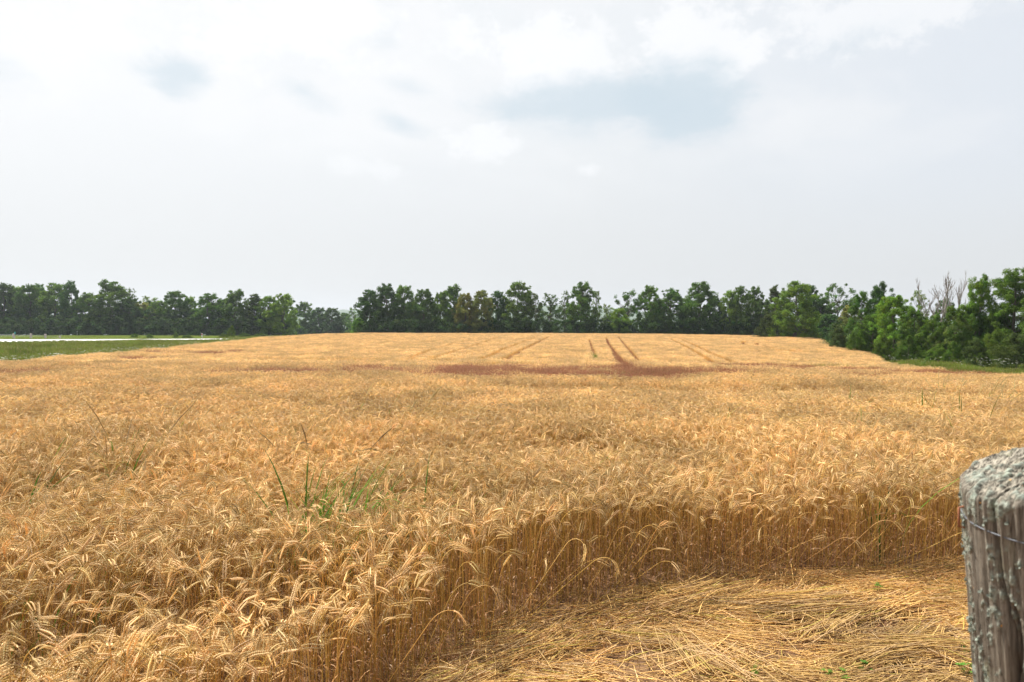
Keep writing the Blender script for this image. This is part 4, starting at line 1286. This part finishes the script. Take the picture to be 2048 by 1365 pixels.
WEEDS = [
    ('largest bright green grass tuft, left of centre in the near wheat', 655, 1010, 85, .80, 'blade', .30),
    ('green grass blades just left of the largest green tuft', 598, 1000, 10, .80, 'blade', .10),
    ('thin green blades just above and right of the largest green tuft', 735, 985, 10, .78, 'blade', .2),
    ('pair of green blades slanting right, right of the largest green tuft', 845, 1018, 8, .78, 'blade', .12),
    ('small green blades between the largest tuft and the slanting pair', 808, 1030, 5, .72, 'blade', .08),
    ('green forked blades in the left wheat, upper of the left tufts', 255, 882, 7, .76, 'blade', .12),
    ('small green blades near the left edge, above the weedy corner', 80, 920, 6, .76, 'blade', .1),
    ('slim green blades left of the tall green clump in the left wheat', 97, 945, 4, .74, 'blade', .06),
    ('tall green clump with seed stalks in the left wheat', 222, 945, 10, .84, 'blade', .2),
    ('green blades touching the left edge of the photo', 20, 982, 12, .74, 'blade', .2),
    ('narrow green blade standing alone below the left clump', 97, 1140, 3, .74, 'blade', .05),
    ('green blade at the far left above the bottom wheat', 4, 1205, 3, .72, 'blade', .05),
    ('thin green blades amid wheat, left of centre and above the largest tuft', 492, 868, 10, .78, 'blade', .25),
    ('few green blades right of the thin ones left of centre', 578, 868, 4, .76, 'blade', .1),
    ('short green blade above the dark hollow in the wheat, left', 172, 1110, 3, .72, 'blade', .05),
    ('green blades in the side of the standing wheat near the post', 1757, 1090, 6, .52, 'blade', .08),
    ('lone green blade standing in front of the post at the crop edge', 1800, 985, 2, .80, 'blade', .03),
    ('dark green blades in the near wheat left of the tuft pair on the right', 1435, 838, 6, .80, 'blade', .12),
    ('green blade pair low in the right wheat', 1708, 848, 4, .78, 'blade', .15),
    ('lone slanting green blade in the right wheat above the post', 1922, 862, 3, .80, 'blade', .05),
    ('green blades of the right wheat, left end of the weedy streak', 1700, 805, 8, .82, 'blade', .3),
    ('green weeds in the middle of the weedy streak on the right', 1818, 812, 12, .82, 'blade', .4),
    ('green weeds right of the middle of the weedy streak', 1885, 812, 12, .84, 'blade', .4),
    ('weedy green stalks at the right end of the streak', 1990, 800, 12, .95, 'stalk', .4),
    ('green blades at the right photo edge above the post', 2035, 838, 8, .88, 'blade', .3),
    ('tall seeding stalks in the left wheat over the tall green clump', 240, 930, 5, 1.02, 'stalk', .3),
    ('thin seeding stalks in the wheat above the thin blades left of centre', 390, 855, 7, .95, 'stalk', .5),
    ('tall thin stalks in the wheat left of centre', 790, 835, 6, .98, 'stalk', .5),
    ('tall thin stalk right of centre in the wheat', 1243, 862, 3, .98, 'stalk', .15),
    ('thin stalks in the wheat at the far right above the streak', 1900, 780, 8, .90, 'stalk', .5),
    ('seeding stalks right of the thin blades left of centre', 660, 900, 5, 1.0, 'stalk', .4),
    ('short dark green blades beside the dip behind the largest tuft', 745, 940, 3, .78, 'blade', .06),
    ('small green blades at the centre of the near wheat', 985, 945, 4, .76, 'blade', .06),
    ('green flecks of weed near the corner where the wheat edge turns', 1120, 935, 3, .76, 'blade', .1),
    ('tiny green blade right of centre beside the tall stalk', 1145, 917, 2, .76, 'blade', .05),
]
for i, (lab, u, v, n, h, kd, sp) in enumerate(WEEDS):
    weed(lab, u, v, n, h, kd, sp, i)


def sprout(label, u, v, n, size, seed, blades=False):
    """low green plant growing through the straw"""
    r = np.random.default_rng(1200 + seed)
    Y = FPX * (HC - .05) / (v - VH); x = (u - UC) / FPX * Y; z = float(gz(x, Y)) + .02
    a = Acc()
    for q in range(n):
        an = r.uniform(0, 6.28); l = size * r.uniform(.5, 1.1)
        if blades:
            tt = np.linspace(0, 1, 5); P = np.stack([math.cos(an) * l * .4 * tt ** 2 + r.normal(0, .015), math.sin(an) * l * .4 * tt ** 2 + r.normal(0, .015) * np.ones(5), l * 1.4 * tt], 1)
            V, Q = ribbon(P, .006 * np.array([.8, 1, .8, .5, .05]), np.tile([-math.sin(an), math.cos(an), 0], (5, 1))); a.add(V, Q, np.array([.10, .22, .035]) * r.uniform(.7, 1.3))
        else:
            c = np.array([math.cos(an) * l, math.sin(an) * l, .035 + r.uniform(0, .05)])
            V, Q = tube([(0, 0, 0), tuple(c * .6), tuple(c)], [.0012] * 3, 3); a.add(V, Q, (.12, .2, .04))
            for w in range(3):
                b = an + w * 2.094; s = .008 * r.uniform(.8, 1.3)
                o = c + np.array([math.cos(b), math.sin(b), .1]) * s * .9
                ring = np.array([[math.cos(p) * s, math.sin(p) * s, .003 * math.cos(2 * p)] for p in np.linspace(0, 2 * PI, 7)[:-1]]) + o
                a.add(np.vstack([o[None] - [[0, 0, .002]], ring]), np.array([[0, k + 1, (k + 1) % 6 + 1] for k in range(6)]), np.array([.10, .20, .03]) * r.uniform(.8, 1.25))
    root = link('clover_sprout' if not blades else 'grass_sprout', a.mesh('sprout', M_GRASS)); root.location = (x, Y, z)
    tag(root, label, 'weed', 'small green sprouts in the trodden straw')


for i, (lab, u, v, n, s, b) in enumerate([
    ('leafy green sprout at the bottom edge, in the straw near the middle right', 1668, 1357, 14, .06, False),
    ('tiny green sprout in the straw just right of the leafy one at the bottom', 1730, 1345, 5, .03, False),
    ('green grass blades at the bottom edge of the straw, left of the leafy sprout', 1512, 1350, 12, .07, True),
    ('green sprout at the foot of the post', 1932, 1348, 9, .05, False),
    ('short green grass in the straw left of the post', 1925, 1300, 9, .06, True),
    ('thin green blades at the bottom left of the straw patch', 1490, 1362, 6, .05, True),
    ('tiny green plant in the straw near the crop edge', 1756, 1183, 6, .03, False),
    ('green grass wisps in the straw beside the post, higher up', 1902, 1178, 8, .05, True)]):
    sprout(lab, u, v, n, s, i, b)


# ------------------------------------------------------------------ guardrail, markers
def metal(name, c, rough=.5, met=0.6):
    m = bpy.data.materials.new(name); m.use_nodes = True
    k = NT(m.node_tree); p = k.n['Principled BSDF']
    tc = k.add('ShaderNodeTexCoord'); n = k.noise(tc.outputs['Object'], 30, 4, .6)
    k.l.new(k.mix(k.ramp(n, .3, .7), tuple(x * .75 for x in c) + (1,), tuple(c) + (1,)), p.inputs['Base Color'])
    p.inputs['Roughness'].default_value = rough; p.inputs['Metallic'].default_value = met
    return m


M_POSTW = bark('weathered_rail_post', (.34, .27, .25), (.58, .50, .47), (6, 6, 1))
M_CABLE = metal('steel_cable', (.35, .37, .38)); M_TEAL = metal('teal_reflector', (.05, .45, .42), .3, 0); M_WHITE = metal('white_marker', (.8, .78, .76), .5, 0)
M_RED = metal('red_marker', (.6, .08, .07), .5, 0)


def block(w, d, h, bev=.02, n=8, taper=.94):
    a = Acc(); ring = []
    for z, s in ((0, 1), (h - bev, taper), (h, taper * .8)):
        for q in range(n):
            an = q * 2 * PI / n + PI / 8
            ring.append((math.cos(an) * w / 2 * s, math.sin(an) * d / 2 * s, z))
    V = np.array(ring + [(0, 0, h + .01)])
    Q = [[i * n + j, i * n + (j + 1) % n, (i + 1) * n + (j + 1) % n, (i + 1) * n + j] for i in range(2) for j in range(n)]
    T_ = [[2 * n + j, 2 * n + (j + 1) % n, 3 * n] for j in range(n)]
    a.add(V, np.array(Q), (1, 1, 1)); a.add(V, np.array(T_), (1, 1, 1))
    return a


def build_guardrail():
    pts = []
    x0, y0, z0 = at(62, 101.5)
    root = empty('cable_guardrail', (x0, y0, z0))
    tops = []
    for (u, vt, Y) in ((-8, 667, 97), (28, 667.3, 99), (62, 667.8, 101.5), (91, 668.3, 104), (120, 672.5, 107)):
        X, _, z = at(u, Y); top = HC - (vt - VH) * Y / FPX; z -= .05
        o = link('post', block(.34, .3, top - z).mesh('rail_post', M_POSTW), root); o.location = (X - x0, Y - y0, z - z0)
        tops.append((X - x0, Y - .17 - y0, top - .22 - z0))
        if u == 28:
            rf = block(.16, .06, .34).mesh('reflector', M_TEAL); f = link('reflector', rf, o); f.location = (.22, -.1, top - z - .12)
    tops[-1] = (tops[-1][0], tops[-1][1], tops[-1][2] + .06)
    far = (tops[0][0] - 30, tops[0][1] - 7.5, tops[0][2] + .05)
    for k_, dz in enumerate((0.0, -.17)):
        P = np.array([far] + tops); P[:, 2] += dz
        V, Q = tube(P, np.full(len(P), .022), 5); a = Acc(); a.add(V, Q, (1, 1, 1))
        link('cable', a.mesh('cable', M_CABLE), root)
    tag(root, 'cable guardrail on thick pale wooden posts along the far side of the road', 'guardrail')
    # thin pole and small marker near the far wood
    X, _, z = at(154.5, 150); r_ = empty('marker_pole', (X, 150, z)); a = Acc(); V, Q = tube([(0, 0, -.1), (0, 0, .5), (0, 0, 1.0), (0, 0, 1.15)], [.05] * 4, 6); a.add(V, Q, (1, 1, 1)); link('pole', a.mesh('pole', M_CABLE), r_)
    link('cap', block(.16, .16, .12).mesh('cap', M_CABLE), r_).location = (0, 0, 1.1)
    tag(r_, 'thin grey pole in the hayfield in front of the left wood', 'pole')
    X, _, z = at(404.5, 116); r_ = empty('road_marker', (X, 116, z)); link('post', block(.12, .1, .95).mesh('marker_post', M_WHITE), r_)
    link('plate', block(.26, .06, .55).mesh('marker_plate', M_WHITE), r_).location = (0, -.09, .45)
    link('band', block(.2, .04, .18).mesh('marker_band', M_RED), r_).location = (0, -.14, .72)
    tag(r_, 'small white and red roadside marker on the far verge', 'marker')


build_guardrail()


# ------------------------------------------------------------------ the weathered fence post
def build_post():
    PX, PY = .788, .965; TOP = HC - .186; LEAN = -.055; SL = .30
    root = empty('fence_post', (PX, PY, 0))
    na, nz = 420, 520; R = .132
    an = np.linspace(0, 2 * PI, na, endpoint=False)
    zs = np.concatenate([np.linspace(-.1, .6, 40, endpoint=False), np.linspace(.6, TOP, nz - 40)])
    AN, ZZ = np.meshgrid(an, zs)
    flat = AN.ravel(); zf = ZZ.ravel()
    cx, cy = np.cos(flat), np.sin(flat)
    def nz3(x, y, z): return np.array([mnoise.noise(Vector((a, b, c))) for a, b, c in zip(x, y, z)])
    big = nz3(cx * 1.1, cy * 1.1, zf * 1.3) * .012
    grain = nz3(cx * 22 + 5, cy * 22, zf * 1.6); grain2 = nz3(cx * 55, cy * 55, zf * 4)
    rad = R + big + grain * .0042 + grain2 * .0018
    # deep weather checks
    def wrap(d): return (d + PI) % (2 * PI) - PI
    crk = np.zeros_like(rad)
    for (a0, wdt, dep, z0, z1) in ((-2.86, .014, .05, 1.0, 2), (-2.76, .022, .06, 0.0, 1.46), (2.95, .02, .01, .9, 1.7), (-2.45, .03, .012, .9, 1.7), (-2.3, .016, .012, .3, 1.3), (-1.2, .03, .03, .5, 1.8), (.4, .04, .04, 0, 2), (2.2, .03, .02, 0, 2)):
        aw = a0 + .05 * np.sin(zf * 7 + a0 * 9) + .025 * np.sin(zf * 23)
        m = np.exp(-(wrap(flat - aw) / wdt) ** 2) * np.clip((zf - z0) * 12, 0, 1) * np.clip((z1 - zf) * 12, 0, 1)
        crk = np.maximum(crk, m * dep)
    rad = rad - crk
    # rounded, ragged rim
    ed = np.clip((zf - (TOP - .008)) / .008, 0, 1)
    rad = rad - ed ** 2 * .004 * (1 + grain)
    lich = nz3(cx * 3.2 + 9, cy * 3.2, zf * 9); lich2 = nz3(cx * 9 + 2, cy * 9, zf * 26); lich3 = nz3(cx * 26, cy * 26, zf * 80)
    lm = np.clip((lich * .5 + lich2 * .75 + lich3 * .5 - .06 - np.clip(.2 - zf * .1, 0, 1)) * 5, 0, 1) * (crk < .01)
    lich4 = nz3(cx * 60, cy * 60, zf * 190)
    rad = rad + lm * (.0006 + .0012 * np.abs(lich3) + .0018 * lich4)
    x = cx * rad; y = cy * rad
    ztop = zf + np.clip((zf - TOP + .30) / .30, 0, 1) * x * SL + ed * .004 * grain          # sloping saw cut
    V = np.stack([x + (TOP - zf) * LEAN * -1.0, y, ztop], 1)
    i = np.arange(nz - 1)[:, None] * na; j = np.arange(na)[None, :]; j2 = (j + 1) % na
    Q = np.stack([i + j, i + j2, i + na + j2, i + na + j], -1).reshape(-1, 4)
    CL = np.zeros((len(V), 3)); CL[:, 0] = lm; CL[:, 1] = np.clip(crk * 25, 0, 1)
    # top face: rings inward
    a = Acc(); a.add(V, Q, CL)
    ring = V[-na:]; rings = 46
    cxm = ring.mean(0)
    VV = [ring]
    CC = [CL[-na:]]
    for q in range(1, rings + 1):
        f = 1 - q / rings
        p = cxm + (ring - cxm) * f
        gx, gy = p[:, 0], p[:, 1]
        qx, qy = gx * .82 + gy * .57, -gx * .57 + gy * .82
        n1 = nz3(qx * 24 + 3, qy * 90, gx * 0); n2 = nz3(gx * 110, gy * 190, gx * 0 + 3); n3 = nz3(gx * 16, gy * 16, gx * 0 + 7)
        L2 = np.clip((n3 * .6 + n1 * .6 + n2 * .6 - .16) * 4, 0, 1)
        up = .003 * math.sin(min(1, q / 9) * PI / 2)
        p = p.copy(); p[:, 2] = TOP + up + n1 * .006 + n2 * .003 + SL * p[:, 0] + L2 * .002
        # the check runs across the cut face
        cr = np.exp(-((gx - (-.02) - .15 * (gy + .1) ) / .006) ** 2) * (gy < .03)
        p[:, 2] -= cr * .03; 
        VV.append(p); CC.append(np.stack([L2 * (1 - cr), np.clip(cr * 1.2, 0, 1), np.full(na, 1.0)], 1))
    VV = np.vstack(VV); CC = np.vstack(CC)
    i = np.arange(rings)[:, None] * na
    Q2 = np.stack([i + j, i + j2, i + na + j2, i + na + j], -1).reshape(-1, 4)
    a.add(VV, Q2, CC)
    m = bpy.data.materials.new('weathered_wood'); m.use_nodes = True
    k = NT(m.node_tree); p = k.n['Principled BSDF']
    at_ = k.add('ShaderNodeAttribute', attribute_name='col'); sp = k.add('ShaderNodeSeparateColor'); k.l.new(at_.outputs['Color'], sp.inputs[0])
    tc = k.add('ShaderNodeTexCoord'); o = tc.outputs['Object']
    g = k.noise(k.mapping(o, (190, 190, 9.0)), 1.3, 6, .75, .3); b = k.noise(k.mapping(o, (8, 8, 3)), 1.6, 4, .6)
    w = k.mix(k.ramp(g, .32, .68), (.06, .052, .040, 1), (.30, .265, .215, 1))
    w = k.mix(k.ramp(b, .4, .68, 0, .6), w, (.19, .155, .115, 1))
    gc = k.noise(k.mapping(o, (17, 17, 2.2)), 1.6, 4, .6)
    w = k.mix(k.ramp(gc, .45, .7, 0, .55), w, (.075, .062, .048, 1))
    ck = k.noise(k.mapping(o, (70, 70, 1.6)), 1.0, 3, .6, .2)
    ckm = k.ramp(k.math('ABSOLUTE', k.math('SUBTRACT', ck, .5)), .0, .018, 1, 0)
    w = k.mix(k.math('MULTIPLY', ckm, .85), w, (.02, .017, .013, 1))
    rot_ = k.add('ShaderNodeVectorRotate'); rot_.inputs['Angle'].default_value = -.6; k.l.new(o, rot_.inputs['Vector'])
    tg = k.noise(k.mapping(rot_.outputs[0], (45, 260, 45)), 1.2, 6, .75, .2)
    w = k.mix(sp.outputs[2], w, k.mix(k.ramp(tg, .40, .62), (.05, .042, .032, 1), (.40, .36, .29, 1)))
    alg = k.noise(k.mapping(o, (11, 11, 5)), 2.0, 5, .65)
    w = k.mix(k.ramp(alg, .55, .75, 0, .5), w, (.25, .26, .15, 1))
    l1 = k.noise(o, 120, 5, .7); l2 = k.noise(o, 22, 3, .5)
    lc = k.mix(k.ramp(l1, .35, .65), (.12, .14, .115, 1), (.38, .41, .345, 1))
    lc = k.mix(k.ramp(l2, .55, .7, 0, .6), lc, (.34, .38, .30, 1))
    lmask = k.math('MULTIPLY', sp.outputs[0], k.ramp(k.noise(o, 60, 4, .7), .34, .5), clamp=True)
    c = k.mix(lmask, w, lc)
    # tiny orange lichen spots
    on = k.noise(k.mapping(o, (1, 1, 1)), 55, 2, .5)
    c = k.mix(k.ramp(on, .745, .765), c, (.65, .30, .04, 1))
    c = k.mix(k.math('MULTIPLY', sp.outputs[1], .8), c, (.06, .045, .035, 1))
    k.l.new(c, p.inputs['Base Color']); p.inputs['Roughness'].default_value = .9; p.inputs['Specular IOR Level'].default_value = .2
    bp = k.add('ShaderNodeBump'); bp.inputs['Strength'].default_value = .8; bp.inputs['Distance'].default_value = .003
    hgt = k.math('ADD', k.math('MULTIPLY', g, .8), k.math('MULTIPLY', k.math('MULTIPLY', l1, sp.outputs[0]), 1.4))
    k.l.new(hgt, bp.inputs['Height']); k.l.new(bp.outputs[0], p.inputs['Normal'])
    body = link('post', a.mesh('post', m, False), root)
    # lichen tufts standing off the wood
    r = np.random.default_rng(5); la = Acc()
    cand = np.where((lm > .6) & (zf > .7) & (zf < TOP - .02))[0]
    for q in r.choice(cand, 1700):
        c0 = V[q]; nrm = np.array([cx[q], cy[q], 0])
        tang = np.array([-cy[q], cx[q], 0]); s = r.uniform(.0012, .0034)
        for w_ in range(3):
            aa = r.uniform(0, 6.28); d1 = tang * math.cos(aa) + np.array([0, 0, 1.]) * math.sin(aa); d2 = np.cross(nrm, d1)
            tip = c0 + nrm * s * r.uniform(.4, 1.2)
            a0 = tip + d1 * s
            la.add(np.array([c0 - nrm * .001, c0 + d2 * s * .8 + nrm * s * .4, a0 + d2 * s * .5 + nrm * s * .3, a0 - d2 * s * .5, c0 - d2 * s * .6]), np.array([[0, 1, 2], [0, 2, 3], [0, 3, 4]]),
                   np.array([.34, .38, .32]) * r.uniform(.4, 1.2))
    ml = leafy('lichen', .9, .1, None, 0, None, 0, .1)
    link('lichen', la.mesh('lichen', ml), root)
    # wire round the post with a rusty staple
    th = np.linspace(PI * .3, 2.3 * PI, 90); zw = TOP - .083 - .006 * np.sin(th * 2)
    rr = R + .0035 + nz3(np.cos(th) * 1.1, np.sin(th) * 1.1, zw * 1.3) * .012
    P = np.stack([np.cos(th) * rr + (TOP - zw) * -LEAN, np.sin(th) * rr, zw], 1)
    P = np.vstack([P, P[-1] + [.4, .25, .0], P[-1] + [1.6, .9, .02]])
    V_, Q_ = tube(P, np.full(len(P), .0012), 6); wa = Acc(); wa.add(V_, Q_, (1, 1, 1))
    link('wire', wa.mesh('wire', metal('galvanised_wire', (.15, .16, .18), .6, .5)), root)
    th0 = PI * .875; c0 = np.array([math.cos(th0) * (R + .004) + .08 * -LEAN, math.sin(th0) * (R + .004), TOP - .080])
    sa = Acc(); V_, Q_ = tube([c0 + [.006, -.006, .014], c0 + [-.006, -.008, .012], c0 + [-.006, -.008, -.016], c0 + [.006, -.006, -.018]], [.0018] * 4, 5); sa.add(V_, Q_, (1, 1, 1))
    link('staple', sa.mesh('staple', metal('rust', (.30, .11, .05), .8, .2)), root)
    tag(root, 'weathered grey wooden post crusted with lichen and wrapped in wire', 'fence post')


build_post()

# ------------------------------------------------------------------ haze
def build_haze():
    x0, x1, y0, y1, z0, z1 = -1650, 1650, -60, 2750, -2.2, 125
    V = np.array([(x, y, z) for z in (z0, z1) for y in (y0, y1) for x in (x0, x1)], float)
    Q = np.array([[0, 2, 3, 1], [4, 5, 7, 6], [0, 1, 5, 4], [2, 6, 7, 3], [0, 4, 6, 2], [1, 3, 7, 5]])
    m = bpy.data.materials.new('haze_air'); m.use_nodes = True
    k = NT(m.node_tree); k.n.clear()
    out = k.add('ShaderNodeOutputMaterial'); v = k.add('ShaderNodeVolumePrincipled')
    v.inputs['Color'].default_value = (.80, .88, 1.0, 1); v.inputs['Density'].default_value = HAZE; v.inputs['Anisotropy'].default_value = .35
    k.l.new(v.outputs[0], out.inputs['Volume'])
    tag(link('haze', np_mesh('haze', V, Q, None, m)), 'thin summer haze over the fields', 'haze', kind='stuff')


HAZE = 0.00019
build_haze()
